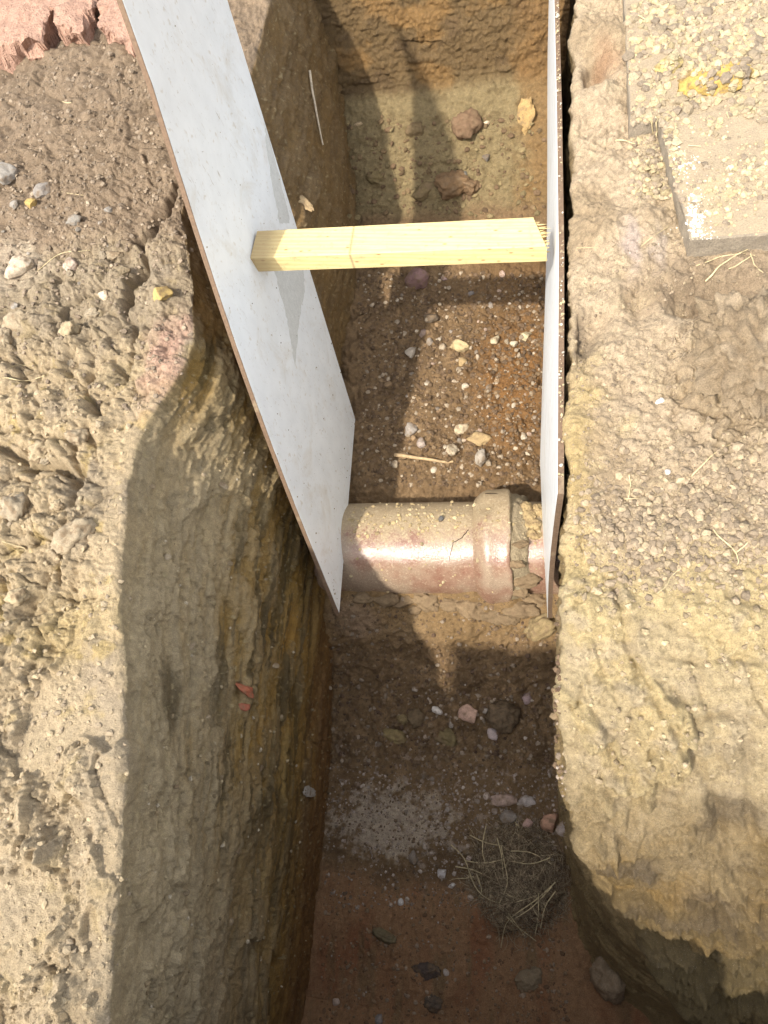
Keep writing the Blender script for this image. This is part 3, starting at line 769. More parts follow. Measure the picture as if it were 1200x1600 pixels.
BIG = [  # px, py, radii, colour, kind, label, name, rotation about z
 (655, 440, (.058, .050, .045), (.22, .13, .12), 'big', 'largest purple brown stone, under the timber strut at its shadow', 'stone', .3),
 (716, 543, (.047, .024, .030), (.48, .37, .20), 'big', 'long pale yellow stone in the middle of the gravelly soil', 'stone', -.2),
 (722, 566, (.020, .022, .016), (.34, .24, .12), 'big', 'ochre chip touching the lower side of the long pale yellow stone', 'stone', .7),
 (821, 527, (.026, .022, .02), (.52, .44, .27), 'big', 'cream stone near the white face of the right hand board', 'stone', .5),
 (803, 538, (.018, .017, .015), (.50, .44, .32), 'small', 'small whitish stone left of the cream stone by the right board', 'stone', .2),
 (774, 533, (.023, .018, .016), (.48, .40, .26), 'big', 'cream stone between the long yellow stone and the right board', 'stone', .1),
 (641, 552, (.022, .030, .02), (.40, .34, .27), 'big', 'pale grey stone at the left edge of the gravel heap', 'stone', .2),
 (662, 522, (.022, .018, .016), (.30, .22, .18), 'small', 'brown pink stone above the pale grey stone', 'stone', 1.0),
 (672, 498, (.032, .020, .02), (.17, .13, .09), 'big', 'dark flat stone below the purple stone', 'stone', .1),
 (693, 437, (.024, .013, .013), (.26, .18, .16), 'small', 'thin purple flake right of the largest purple stone', 'stone', -.4),
 (735, 460, (.018, .014, .012), (.19, .17, .16), 'small', 'blue grey pebble under the middle of the strut', 'stone', .3),
 (785, 430, (.014, .018, .012), (.48, .34, .27), 'small', 'pink pebble just below the timber strut', 'stone', .3),
 (722, 672, (.030, .024, .024), (.52, .42, .28), 'big', 'pale stone with a broken top above the wooden stick', 'stone', .4),
 (748, 688, (.048, .030, .028), (.34, .24, .12), 'big', 'wide ochre stone right of the pale broken stone', 'stone', -.1),
 (752, 718, (.024, .040, .028), (.36, .31, .25), 'big', 'upright grey stone right of the wooden stick', 'stone', -.2),
 (705, 705, (.030, .024, .024), (.45, .37, .26), 'big', 'buff stone touching the end of the wooden stick', 'stone', .5),
 (641, 672, (.030, .036, .022), (.30, .26, .22), 'big', 'grey rough stone above the left part of the stick', 'stone', .4),
 (658, 692, (.020, .028, .018), (.36, .29, .24), 'small', 'pinkish grey stone beside the rough grey stone', 'stone', .4),
 (668, 600, (.014, .014, .012), (.42, .36, .28), 'small', 'pale pebble in the dark part of the gravel', 'stone', .4),
 (727, 605, (.016, .016, .014), (.50, .43, .32), 'small', 'whitish pebble in the middle of the gravel', 'stone', 1.4),
 (818, 683, (.014, .020, .013), (.48, .42, .32), 'small', 'pale upright pebble beside the right hand board', 'stone', .1),
 (733, 1117, (.040, .038, .030), (.50, .33, .25), 'big', 'pink angular stone on the crumbly bank below the pipe', 'stone', .4),
 (786, 1117, (.050, .050, .042), (.12, .085, .05), 'clod', 'round dark clod right of the pink angular stone', 'soil clod', .1),
 (770, 1148, (.018, .026, .016), (.44, .36, .34), 'big', 'pale lilac stone below the round dark clod', 'stone', .5),
 (823, 1091, (.022, .022, .02), (.34, .25, .24), 'big', 'purple grey stone at the right foot of the bank', 'stone', .2),
 (615, 1152, (.042, .026, .02), (.25, .19, .085), 'clod', 'flat olive clay flake left of the pink stone', 'clay clod', -.1),
 (697, 1155, (.036, .034, .02), (.17, .13, .06), 'clod', 'dark olive clay lump between flake and stones', 'clay clod', -.1),
 (650, 1122, (.028, .030, .024), (.16, .115, .065), 'clod', 'brown round clod left of the pale chips', 'soil clod', .3),
 (629, 1125, (.018, .018, .016), (.22, .165, .08), 'clod', 'small yellowish clod beside the brown round clod', 'soil clod', .3),
 (683, 1110, (.026, .013, .012), (.60, .55, .50), 'small', 'white flat chip on the crumbly bank', 'stone', -.3),
 (787, 1250, (.048, .026, .026), (.40, .29, .23), 'big', 'wide grey pink stone above the root clump', 'stone', .15),
 (822, 1252, (.030, .022, .022), (.48, .42, .38), 'big', 'pale stone right of the wide grey pink stone', 'stone', -.2),
 (795, 1276, (.034, .024, .022), (.26, .22, .18), 'big', 'grey stone directly above the root clump', 'stone', .2),
 (859, 1283, (.033, .036, .030), (.50, .29, .19), 'big', 'round orange stone against the right wall', 'stone', .1),
 (881, 1296, (.024, .028, .022), (.27, .22, .19), 'big', 'grey stone wedged between round orange stone and wall', 'stone', .6),
 (825, 1287, (.020, .017, .015), (.50, .33, .27), 'small', 'small pink stone left of the round orange stone', 'stone', .6),
 (760, 1244, (.014, .014, .012), (.50, .40, .33), 'small', 'small pale pink pebble left of the wide grey stone', 'stone', .6),
 (691, 1364, (.020, .019, .015), (.62, .58, .55), 'small', 'white angular stone left of the root clump', 'stone', .6),
 (706, 1384, (.013, .009, .009), (.66, .62, .58), 'small', 'white small chip below the white angular stone', 'stone', .6),
 (627, 1410, (.012, .012, .010), (.58, .54, .50), 'small', 'white pebble in a row of three on the brown floor', 'stone', .6),
 (610, 1414, (.008, .008, .007), (.52, .42, .34), 'small', 'buff pebble left end of the row of three', 'stone', .6),
 (636, 1405, (.009, .008, .007), (.50, .42, .34), 'small', 'grey pebble right end of the row of three', 'stone', .6),
 (647, 1342, (.018, .026, .014), (.24, .20, .16), 'big', 'grey upright stone between white dust and root clump', 'stone', .2),
 (697, 1519, (.011, .011, .010), (.52, .44, .38), 'small', 'pale pebble beside the dark stain on the scraped floor', 'stone', .2),
 (525, 1565, (.014, .014, .012), (.46, .35, .28), 'small', 'pink pebble at the left on the scraped red floor', 'stone', .2),
 (593, 1592, (.016, .016, .013), (.26, .23, .21), 'small', 'grey pebble at the near edge of the scraped floor', 'stone', .2),
 (733, 1341, (.012, .010, .010), (.42, .33, .27), 'small', 'small brown pink pebble above the white chip', 'stone', .2),
 (735, 1403, (.011, .011, .010), (.44, .35, .28), 'small', 'buff pebble just left of the root clump tips', 'stone', .2),
 (826, 1528, (.040, .030, .018), (.22, .165, .10), 'clod', 'tan crumbly clod on the scraped floor near the right wall', 'soil clod', .4),
 (665, 1518, (.040, .022, .012), (.085, .062, .05), 'clod', 'dark flat clod in the middle of the scraped floor', 'soil clod', .1),
 (676, 1566, (.026, .022, .010), (.10, .075, .055), 'clod', 'smaller dark clod near the front of the scraped floor', 'soil clod', .1),
 (600, 1462, (.036, .016, .014), (.15, .12, .065), 'clod', 'green brown clod at the back of the scraped floor', 'soil clod', -.2),
 (845, 980, (.060, .036, .035), (.27, .20, .10), 'clod', 'tan clay clod under the near corner of the right board', 'clay clod', .5),
 (728, 200, (.060, .055, .05), (.17, .105, .06), 'clod', 'large dark clod on the far ramp', 'soil clod', .2),
 (648, 205, (.034, .028, .026), (.17, .12, .06), 'clod', 'dark clod left on the far ramp', 'soil clod', .5),
 (706, 290, (.070, .052, .05), (.18, .11, .055), 'clod', 'broad brown clod low on the far ramp', 'soil clod', .1),
 (733, 292, (.040, .038, .034), (.17, .105, .055), 'clod', 'brown clod right of the broad one on the ramp', 'soil clod', .4),
 (663, 300, (.044, .026, .026), (.16, .115, .055), 'clod', 'olive clod left of the broad one on the ramp', 'soil clod', .4),
 (587, 278, (.034, .026, .022), (.16, .12, .055), 'clod', 'small olive clod near the left wall on the ramp', 'soil clod', .4),
 (725, 273, (.018, .016, .014), (.15, .14, .12), 'small', 'grey stone on top of the broad brown clod', 'stone', .4),
 (760, 247, (.020, .020, .016), (.14, .12, .10), 'small', 'dark grey stone at the right of the ramp', 'stone', .4),
 (760, 193, (.014, .011, .010), (.52, .42, .30), 'small', 'pale pebble high on the ramp right of the dark clod', 'stone', .4),
 (560, 195, (.022, .010, .010), (.48, .36, .22), 'small', 'yellow flake high on the ramp at the left', 'stone', .1),
 (1032, 628, (.012, .008, .008), (.66, .62, .55), 'small', 'white chip lying on the bare right bank', 'stone', .4),
 (1042, 738, (.008, .007, .006), (.62, .58, .52), 'small', 'tiny white chip above the crumb field on the right bank', 'stone', .4),
 (1115, 132, (.075, .042, .035), (.44, .30, .085), 'clod', 'orange yellow clay lump on the rear paving slab', 'clay lump', .25),
 (1075, 145, (.052, .040, .040), (.43, .29, .085), 'clod', 'rounder yellow clay lump left end of the orange clay', 'clay lump', .6),
 (1045, 107, (.034, .024, .022), (.46, .36, .15), 'clod', 'angular yellow clay piece on the left of the rear slab', 'clay lump', .6),
 (70, 300, (.034, .030, .022), (.24, .21, .18), 'big', 'grey smooth stone at the lower edge of the dark topsoil', 'stone', .6),
 (116, 347, (.026, .022, .018), (.24, .215, .18), 'big', 'rounded grey pebble below the dark topsoil slab', 'stone', .2),
 (114, 417, (.027, .025, .02), (.48, .38, .30), 'big', 'pale pinkish stone half sunk in the left bank', 'stone', .2),
 (8, 275, (.045, .040, .03), (.30, .27, .23), 'big', 'large grey stone at the left edge of the topsoil', 'stone', .2),
 (30, 420, (.055, .040, .03), (.46, .38, .28), 'big', 'whitish large stone at the left border', 'stone', .2),
 (253, 462, (.030, .026, .022), (.42, .30, .11), 'big', 'ochre stone near the edge of the left bank', 'stone', .2),
 (50, 318, (.020, .022, .016), (.42, .29, .10), 'small', 'small ochre stone beside the grey smooth stone', 'stone', .2),
]
def place_big(slabs):
  for i, (px, py, r, c, kd, lb, nm, rz) in enumerate(BIG):
    if ('slab' in lb and px > 900) != slabs: continue
    nm = 'soil_clod' if 'clod' in lb and 'stone' not in lb.split('clod')[0][-8:] and kd == 'clod' and 'clay' not in lb else ('clay_clod' if kd == 'clod' else 'stone')
    sk = .45 if kd == 'clod' else .38
    put_stone(nm, px, py, r, c, kd, i % 14, sk, (random.uniform(-.2, .2), random.uniform(-.2, .2), rz), lb,
              'clod' if kd == 'clod' else 'stone')
place_big(False)

# smaller stones one can still pick apart, in groups
def scatter_stones(n, reg, rmin, rmax, cols, label, group, kind='small', power=2.2, name='stone', cat='stone'):
    k = 0
    while k < n:
        px, py = random.uniform(reg[0], reg[2]), random.uniform(reg[1], reg[3])
        loc, nor = hit_px(px, py)
        if nor.z < .35: k += .2; continue
        r = rmin+(rmax-rmin)*random.random()**power
        c = np.array(random.choice(cols))*random.uniform(.75, 1.15)
        put_stone(name, 0, 0, r, c, kind, random.randrange(14), random.uniform(.3, .65), (random.uniform(-.5, .5), random.uniform(-.5, .5), random.uniform(0, 6.3)), label, cat, group, loc=loc)
        k += 1
GCOL = [(.42, .34, .24), (.34, .27, .19), (.30, .25, .20), (.40, .29, .22), (.22, .18, .14), (.44, .37, .28), (.30, .20, .11)]
scatter_stones(95, (600, 440, 850, 745), .006, .020, GCOL, 'small pale or brown stone among the gravel behind the clay pipe', 'small stones in the gravel behind the pipe')
scatter_stones(40, (540, 1065, 870, 1190), .006, .016, [(.40, .34, .28), (.32, .25, .19), (.22, .165, .115), (.45, .39, .33)], 'small pale stone on the crumbly bank in front of the pipe', 'small stones on the bank in front of the pipe')
scatter_stones(45, (620, 1205, 880, 1330), .005, .014, [(.40, .34, .28), (.33, .265, .21), (.26, .21, .16), (.42, .32, .26)], 'small grey or pink stone around the white dust on the floor', 'small stones by the white dust')
scatter_stones(20, (510, 1330, 760, 1590), .003, .007, [(.52, .46, .40), (.44, .34, .27)], 'tiny pale pebble on the brown trench floor', 'tiny pebbles on the trench floor')
scatter_stones(14, (0, 285, 200, 480), .007, .022, [(.30, .27, .23), (.42, .34, .25), (.24, .21, .17), (.46, .37, .26)], 'small grey or buff stone along the lower edge of the dark topsoil', 'small stones on the left bank')

CLODS = []
for k in range(18):
    px, py = random.choice([(random.uniform(0, 185), random.uniform(470, 800)), (random.uniform(0, 120), random.uniform(700, 960)), (random.uniform(60, 260), random.uniform(330, 600))])
    CLODS.append((px, py, (.010+.026*random.random()**1.8)*(1.1 if py > 480 else .7)))
for k, (px, py, r) in enumerate(CLODS):
    loc, nor = hit_px(px, py)
    put_stone('soil_clod', 0, 0, (r*random.uniform(.9, 1.4), r*random.uniform(.8, 1.1), r*random.uniform(.7, .95)), np.array(random.choice([(.33, .262, .172), (.29, .235, .16), (.35, .275, .17)]))*(1 if py > 440 else .8), 'clod', k % 14, .62,
              (random.uniform(-.5, .5), random.uniform(-.5, .5), random.uniform(0, 6.3)), 'rough pale clay clod among the broken clods of the left bank', 'clod', 'clay clods on the left bank', loc=loc)
# loose crumbs nobody could count
def crumb_field(name, label, pts, sizes, cols, base=ICO1, nvar=24, kind_stuff=True, flat=.75):
    Vs, Fs, Cs = [], [], []; off = 0
    vars_ = [rockverts(base, 3000+i, 1.2, .5, .5)[0] for i in range(nvar)]
    F0 = base[1]
    for k, (loc, nor) in enumerate(pts):
        V = vars_[k % nvar]; e = Euler((random.uniform(0, 6.3), random.uniform(0, 6.3), random.uniform(0, 6.3))).to_matrix()
        s = sizes[k]; sc = np.array([s*random.uniform(.8, 1.25), s*random.uniform(.8, 1.2), s])
        W = (V@np.array(e).T)*sc*np.array([1, 1, flat])+np.array(loc)+np.array(nor)*s*.05
        Vs.append(W); Fs.append(F0+off); off += len(W)
        Cs.append(np.repeat(np.append(cols[k], 1)[None], len(W), 0))
    o = meshobj(name, np.concatenate(Vs), np.concatenate(Fs), ROCKATT, col=np.concatenate(Cs), smooth=False)
    tag(o, label, 'soil crumbs'); o['kind'] = 'stuff'
    return o
def px_points(n, reg, dens=None, minz=.3):
    out = []
    while len(out) < n:
        px, py = random.uniform(reg[0], reg[2]), random.uniform(reg[1], reg[3])
        if dens and random.random() > dens(px, py): n -= .02; continue
        loc, nor = hit_px(px, py)
        if nor.z < minz: n -= .3; continue
        out.append((loc, nor))
    return out
def pick(cols, n, lo=.75, hi=1.2): return [np.array(random.choice(cols))*random.uniform(lo, hi) for _ in range(n)]
def gauss(px, py, cx, cy, sx, sy): return math.exp(-((px-cx)/sx)**2-((py-cy)/sy)**2)
SOILC = [(.31, .24, .16), (.26, .20, .135), (.35, .275, .175), (.22, .17, .115)]
pts = px_points(2600, (890, 680, 1200, 950), lambda px, py: min(1, 1.2*gauss(px, py, 1130, 810, 130, 70)+.9*gauss(px, py, 990, 815, 70, 45)+.5*gauss(px, py, 1000, 880, 60, 40)+.03))
crumb_field('soil_crumbs', 'loose crumbs of dry soil across the middle of the right bank', pts, [.0022+.0095*random.random()**3.2 for _ in pts], pick(SOILC, len(pts)))
pts = px_points(1500, (880, 380, 1200, 760), lambda px, py: .5)
crumb_field('soil_crumbs', 'scattered fine crumbs on the upper part of the right bank', pts, [.0015+.005*random.random()**4 for _ in pts], pick(SOILC, len(pts)))
pts = px_points(480, (880, 860, 1200, 1230), None, -1)
crumb_field('clay_crumbs', 'crumbs of yellow clay on the smeared face of the right bank', pts, [.0016+.0075*random.random()**3.5 for _ in pts], pick([(.40, .32, .19), (.33, .26, .165), (.27, .21, .13)], len(pts)))
pts = px_points(2300, (0, 60, 300, 640), lambda px, py: .9 if py < 430 else .35)
crumb_field('soil_crumbs', 'loose gritty crumbs on the dark topsoil of the left bank', pts, [.002+.008*random.random()**3.2 for _ in pts], pick([(.22, .17, .12), (.19, .145, .10), (.26, .20, .14), (.30, .235, .165)], len(pts)))
pts = px_points(800, (0, 600, 205, 1600), lambda px, py: .8)
crumb_field('soil_crumbs', 'pale clay crumbs on the rough clods of the left bank', pts, [.002+.008*random.random()**3.5 for _ in pts], pick([(.36, .285, .185), (.31, .245, .165), (.39, .31, .195)], len(pts), .85, 1.1))
pts = px_points(5200, (560, 425, 860, 760), lambda px, py: .9)
crumb_field('gravel', 'fine gravel and soil crumbs covering the floor behind the pipe', pts, [.0025+.010*random.random()**2.6 for _ in pts], pick([(.13, .085, .05), (.17, .11, .06), (.11, .07, .04), (.13, .085, .05), (.16, .105, .06), (.20, .135, .075), (.34, .27, .19)], len(pts)))
pts = px_points(3000, (515, 930, 875, 1200), lambda px, py: .9 if py > 1040 else .5)
crumb_field('soil_crumbs', 'dark crumbs of soil on the bank in front of the pipe', pts, [.002+.009*random.random()**3 for _ in pts], pick([(.13, .085, .05), (.17, .115, .07), (.11, .07, .045), (.20, .14, .08), (.15, .10, .06), (.28, .22, .16)], len(pts)))
pts = px_points(3800, (505, 1195, 885, 1420), lambda px, py: min(1, .35+gauss(px, py, 640, 1270, 150, 60)))
crumb_field('grit', 'fine pale grit and dust strewn over the trench floor', pts, [.0016+.0055*random.random()**3.5 for _ in pts], pick([(.36, .29, .23), (.26, .20, .15), (.16, .11, .07), (.42, .35, .29), (.20, .14, .09), (.14, .095, .055)], len(pts)))
pts = px_points(900, (540, 180, 850, 340), lambda px, py: .8)
crumb_field('soil_crumbs', 'brown crumbs fallen onto the far ramp', pts, [.003+.014*random.random()**4 for _ in pts], pick([(.17, .115, .06), (.21, .16, .08), (.14, .09, .05)], len(pts)))

pts = px_points(420, (215, 640, 490, 1590), None, -2)
crumb_field('wall_crumbs', 'small pale crumbs stuck in the scraped clay of the left trench wall', pts, [.0016+.006*random.random()**3 for _ in pts], pick([(.38, .30, .18), (.28, .21, .12), (.20, .15, .085), (.42, .35, .25)], len(pts)))
pts = px_points(1500, (500, 1400, 890, 1599), None)
crumb_field('soil_crumbs', 'crumbs of red brown soil trodden into the near trench floor', pts, [.0016+.007*random.random()**3.5 for _ in pts], pick([(.21, .125, .07), (.17, .10, .055), (.25, .17, .10), (.30, .22, .15)], len(pts)))
# ------------------------------------------------------------------ thin things: stems, roots, twigs
def tube_geo(P, r0, r1, n=5):
    P = np.asarray(P, float); T = np.gradient(P, axis=0); T /= np.linalg.norm(T, axis=1, keepdims=True)+1e-9
    ref = np.array([0, 0, 1.0]) if abs(T[0][2]) < .9 else np.array([1.0, 0, 0])
    A = np.cross(T, ref); A /= np.linalg.norm(A, axis=1, keepdims=True)+1e-9; B = np.cross(T, A)
    r = np.linspace(r0, r1, len(P))[:, None]
    V = np.concatenate([[P+r*(math.cos(a)*A+math.sin(a)*B)] for a in np.arange(n)*2*math.pi/n]).transpose(1, 0, 2).reshape(-1, 3)
    F = [[i*n+j, i*n+(j+1) % n, (i+1)*n+(j+1) % n, (i+1)*n+j] for i in range(len(P)-1) for j in range(n)]
    return V, np.array(F)
def fibre_mat(name, col, var=.35):
    mt, nt, b = newmat(name)
    co = node(nt, 'ShaderNodeTexCoord').outputs['Object']
    c = mixc(nt, 1.0, col, maprange(nt, noise(nt, co, 70, 4), .3, .7, 1-var, 1+var), 'MULTIPLY')
    nt.links.new(c, b.inputs['Base Color']); b.inputs['Roughness'].default_value = .75
    return mt
STRAW = fibre_mat('dry_straw', (.52, .42, .24)); ROOTM = fibre_mat('root_fibre', (.26, .19, .115), .5); TWIG = fibre_mat('bleached_twig', (.42, .35, .25), .3); STICK = fibre_mat('stick_wood', (.40, .28, .15), .35)
def stem_on(px_list, r, mat, label, cat='stem', name='dry_stem', group=None, lift=.006, sub=6):
    pts = []
    for a, b in zip(px_list[:-1], px_list[1:]):
        for t in np.linspace(0, 1, sub, endpoint=False):
            pts.append((a[0]+(b[0]-a[0])*t, a[1]+(b[1]-a[1])*t))
    pts.append(px_list[-1])
    W = []
    for q in pts:
        loc, nor = hit_px(*q); W.append(np.array(loc)+np.array(nor)*(lift+random.uniform(0, .002)))
    W = np.array(W)
    if len(W) > 4:
        for _ in range(3): W[1:-1] = .5*W[1:-1]+.25*(W[:-2]+W[2:])
    V, F = tube_geo(W, r, r*.6)
    o = meshobj(name, V, F, mat); tag(o, label, cat, group); return o
STEMS = []   # made after the slabs

# stick, twig, leaf, brick and chalk streak
stem_on([(616, 711), (665, 716), (714, 726)], .0085, STICK, 'pale peeled wooden stick lying behind the clay pipe', 'stick', 'wooden_stick', lift=.018, sub=4)
t = stem_on([(480, 112), (485, 145), (490, 170), (496, 200), (501, 229)], .0055, TWIG, 'white forked twig sticking to the far left wall', 'twig', 'twig', lift=.010, sub=3)
V, F = None, None
def wall_patch(name, px, py, r, ry, colr, label, cat, kind='big', i=3, depth=.5):
    loc, nor = hit_px(px, py)
    o = bpy.data.objects.new(name, stone_mesh(kind, i)); COL.objects.link(o)
    q = nor.to_track_quat('Z', 'Y'); o.rotation_mode = 'QUATERNION'
    # long axis up and down the wall
    up = Vector((0, 0, 1)); up = (up-nor*up.dot(nor)).normalized(); right = up.cross(nor)
    o.matrix_world = Matrix.Translation(loc) @ Matrix((right, up, nor)).transposed().to_4x4() @ Matrix.Diagonal((r, ry, r*depth, 1))
    o.color = tuple(colr)+(1,); tag(o, label, cat); return o
wall_patch('brick_fragment', 384, 1078, .028, .050, (.36, .115, .06), 'orange red brick fragment stuck in the left wall', 'brick')
wall_patch('brick_fragment', 380, 1104, .014, .022, (.32, .105, .06), 'small chip of red brick just below the brick fragment', 'brick', i=5)
wall_patch('chalk_streak', 484, 1238, .017, .055, (.42, .39, .35), 'white chalky lump smeared low on the left wall', 'chalk lump', 'clod', 4, .22)
for k, (px, py) in enumerate([(350, 760), (358, 880), (318, 742), (415, 905), (300, 1010), (440, 1120), (345, 1215), (408, 1200), (290, 1395), (372, 1330), (262, 870), (238, 760), (325, 1120), (455, 1330), (400, 990), (430, 1040), (275, 1230), (360, 1440)]):
    r = random.uniform(.005, .012); c = random.choice([(.27, .21, .13), (.33, .26, .17), (.20, .15, .09)])
    o = wall_patch('stone', px, py, r, r*random.uniform(1, 1.7), c, 'small dull stone bedded in the scraped clay of the left wall', 'stone', 'small', k % 14, .5); o['group'] = 'stones bedded in the left wall'
wall_patch('leaf', 473, 315, .016, .040, (.42, .30, .16), 'dry crumpled brown leaf on the far left wall', 'leaf', 'clod', 6, .25)
wall_patch('clay_clod', 955, 1530, .060, .050, (.24, .175, .11), 'grey clay lump hanging at the foot of the right bank', 'clod', 'clod', 2, .8)
wall_patch('clay_clod', 820, 180, .035, .060, (.36, .24, .10), 'yellow clay smear on the end wall beside the right board', 'clod', 'clod', 8, .35)

# root clump on the floor
def root_clump():
    loc, nor = hit_px(812, 1372)
    root = empty('root_clump', loc)
    tag(root, 'matted clump of fine roots and dry grass against the right wall', 'roots')
    def top(x, y):
        a = math.atan2(y, x); R0 = .150+.022*math.sin(3*a+1)+.014*math.sin(5*a)
        rr = math.hypot(x, y)/R0
        return .052*math.sqrt(max(0, 1-min(1, rr*rr)))*(1+.25*math.sin(x*41)*math.cos(y*37)), R0
    V, F = rockverts(ICO4, 77, 0, .3, .35); V = V*np.array([.105, .105, .030])
    meshobj('soil_core', V, F, flat_soil('root_soil', (.17, .12, .075), .4, .006, 90), root)
    for part, cnt, mat, rad in (('fine_roots', 1700, ROOTM, .0009), ('matted_grass', 750, fibre_mat('matted_grass', (.42, .33, .20), .4), .0009), ('dark_roots', 400, fibre_mat('dark_root', (.10, .07, .043), .5), .0010)):
        Vs, Fs, off = [], [], 0
        for k in range(cnt):
            a = random.uniform(0, 6.283); rr = random.random()**.55
            x, y = .165*rr*math.cos(a), .165*rr*math.sin(a)
            hd = random.gauss(2.2, 1.1) if random.random() < .6 else random.uniform(0, 6.283); L_ = random.uniform(.02, .085); n = 7; cu = random.uniform(-35, 35)
            P = []; base = random.uniform(0, .010)
            for i in range(n):
                h, R0 = top(x, y); P.append((x, y, h+base+.003+random.uniform(-.001, .003)))
                hd += cu*L_/n+random.uniform(-.25, .25); x += math.cos(hd)*L_/n; y += math.sin(hd)*L_/n
            v, f = tube_geo(P, rad*random.uniform(.6, 1.3), rad*.5, 3); Vs.append(v); Fs.append(f+off); off += len(v)
        o = meshobj(part, np.concatenate(Vs), np.concatenate(Fs), mat, root); o['kind'] = 'stuff'
    for k in range(26):
        a = random.uniform(0, 6.283); rr = random.uniform(.2, 1.05); x, y = .15*rr*math.cos(a), .16*rr*math.sin(a); hd = random.gauss(2.3, .8); P = []
        for i in range(7):
            P.append((x, y, top(x, y)[0]+.006+random.uniform(0, .005))); x += math.cos(hd)*.014; y += math.sin(hd)*.014; hd += random.uniform(-.35, .35)
        v, f = tube_geo(P, random.uniform(.0009, .0017), .0006, 4); meshobj('straw', v, f, STRAW, root)
    # pale straws (picture positions given relative to the frame, laid over the mound)
    def pt(px, py, lift):
        p = atz(px, py, loc.z); x, y = p[0]-loc.x, p[1]-loc.y
        return (x, y, top(x, y)[0]+lift+.008)
    for ln in [[(705,1320),(728,1340),(737,1375),(752,1400),(790,1414),(840,1398)],[(868,1378),(835,1408),(808,1425),(790,1440),(783,1480)],[(862,1385),(830,1420),(800,1436)],
               [(785,1322),(790,1350),(797,1380),(782,1410)],[(778,1310),(786,1335),(788,1370)],[(712,1354),(740,1358),(770,1372)],[(793,1430),(812,1450),(838,1470)],[(796,1425),(820,1462)],
               [(735,1305),(760,1318),(788,1322)],[(760,1290),(752,1330),(770,1372)],[(842,1395),(842,1430),(836,1462)],[(860,1340),(830,1352),(800,1345)],[(745,1365),(755,1392),(748,1402)],
               [(868,1392),(850,1415),(845,1450)],[(728,1345),(760,1350),(790,1342)],[(800,1330),(830,1330),(862,1350)]]:
        P = []
        for a, b in zip(ln[:-1], ln[1:]):
            for t in (0, .33, .66): P.append(pt(a[0]+(b[0]-a[0])*t, a[1]+(b[1]-a[1])*t, random.uniform(.002, .010)))
        P.append(pt(*ln[-1], .004)); P = np.array(P)
        for _ in range(2): P[1:-1] = .5*P[1:-1]+.25*(P[:-2]+P[2:])
        v, f = tube_geo(P, .0021, .0010, 4); meshobj('straw', v, f, STRAW, root)
root_clump()

# ------------------------------------------------------------------ paving slabs and broken blocks
def concrete_dusty():
    mt, nt, b = newmat('soil_covered_concrete'); L = nt.links
    co = node(nt, 'ShaderNodeTexCoord').outputs['Object']; geo = node(nt, 'ShaderNodeNewGeometry')
    n1 = noise(nt, co, 30, 6, .65); n2 = noise(nt, co, 260, 4, .65); n3 = noise(nt, co, 9, 5, .6)
    base = mixc(nt, maprange(nt, n1, .35, .65, 0, 1), (.30, .25, .185), (.22, .185, .14))
    dirt = mixc(nt, maprange(nt, n1, .35, .65, 0, 1), (.29, .228, .155), (.36, .285, .185))
    dirt = mixc(nt, maprange(nt, n3, .55, .7, 0, .8), dirt, (.40, .325, .19))
    up = node(nt, 'ShaderNodeSeparateXYZ'); L.new(geo.outputs['True Normal'], up.inputs[0])
    c = mixc(nt, maprange(nt, up.outputs[2], .5, .9, 0, .92), base, dirt)
    c = mixc(nt, 1.0, c, maprange(nt, n2, .25, .75, .7, 1.3), 'MULTIPLY')
    L.new(c, b.inputs['Base Color']); b.inputs['Roughness'].default_value = .93; b.inputs['Specular IOR Level'].default_value = .25
    L.new(bump(nt, n2, .003, .8, bump(nt, n1, .006, .5)), b.inputs['Normal']); return mt
CONC = concrete_dusty()
def slabgeo(corners, zt, zb, seed, nx=60, ny=60, rag=.006, tilt=(0, 0)):
    """corners: four xy points counter-clockwise from near left; a worn slab with slightly ragged edges, closed all round"""
    c = np.array(corners, float)
    n = 40
    ring = np.concatenate([c[i]+(c[(i+1) % 4]-c[i])*np.linspace(0, 1, n, endpoint=False)[:, None] for i in range(4)])
    cen = ring.mean(0); V = []; F = []
    levels = [(zb, 0), (lerp(zb, zt, .33), 0), (lerp(zb, zt, .66), 0), (lerp(zb, zt, .92), 0), (zt, -.004)]
    for zi, (z, ins) in enumerate(levels):
        d = ring-cen; L_ = np.linalg.norm(d, axis=1, keepdims=True)
        q = ring.astype(np.float32)
        wob = rag*(fbm(q[:, 0]*14, q[:, 1]*14, q[:, 0]*0+z*14, 4, seed))[:, None]
        R2 = ring+d/L_*(ins+wob)
        V.append(np.column_stack([R2, np.full(len(R2), z)]))
    # top: concentric rings towards the centre
    for s in np.linspace(1, 0.02, 26)[1:]:
        R2 = cen+(V[4][:, :2]-cen)*s; q = R2.astype(np.float32)
        z = zt+.0035*fbm(q[:, 0]*12, q[:, 1]*12, q[:, 0]*0, 4, seed+3)*min(1, (1-s)*8)
        V.append(np.column_stack([R2, z]))
    N = len(ring); A = np.concatenate(V)
    A[:, 2] += (A[:, 0]-cen[0])*tilt[0]+(A[:, 1]-cen[1])*tilt[1]
    F = [[l*N+i, l*N+(i+1) % N, (l+1)*N+(i+1) % N, (l+1)*N+i] for l in range(len(V)-1) for i in range(N)]
    return A, np.array(F)
def slab(corners, zt, zb, seed, label, group, **k):
    A, F = slabgeo(corners, zt, zb, seed, **k)
    o = meshobj('paving_slab', A, F, CONC, smooth=False); tag(o, label, 'paving slab', group); return o
ZS = .062
a0 = atz(1079, 374, ZS); a1 = atz(1030, 185, ZS)
d01 = (a1-a0)[:2]; e01 = np.array([.62, .01])
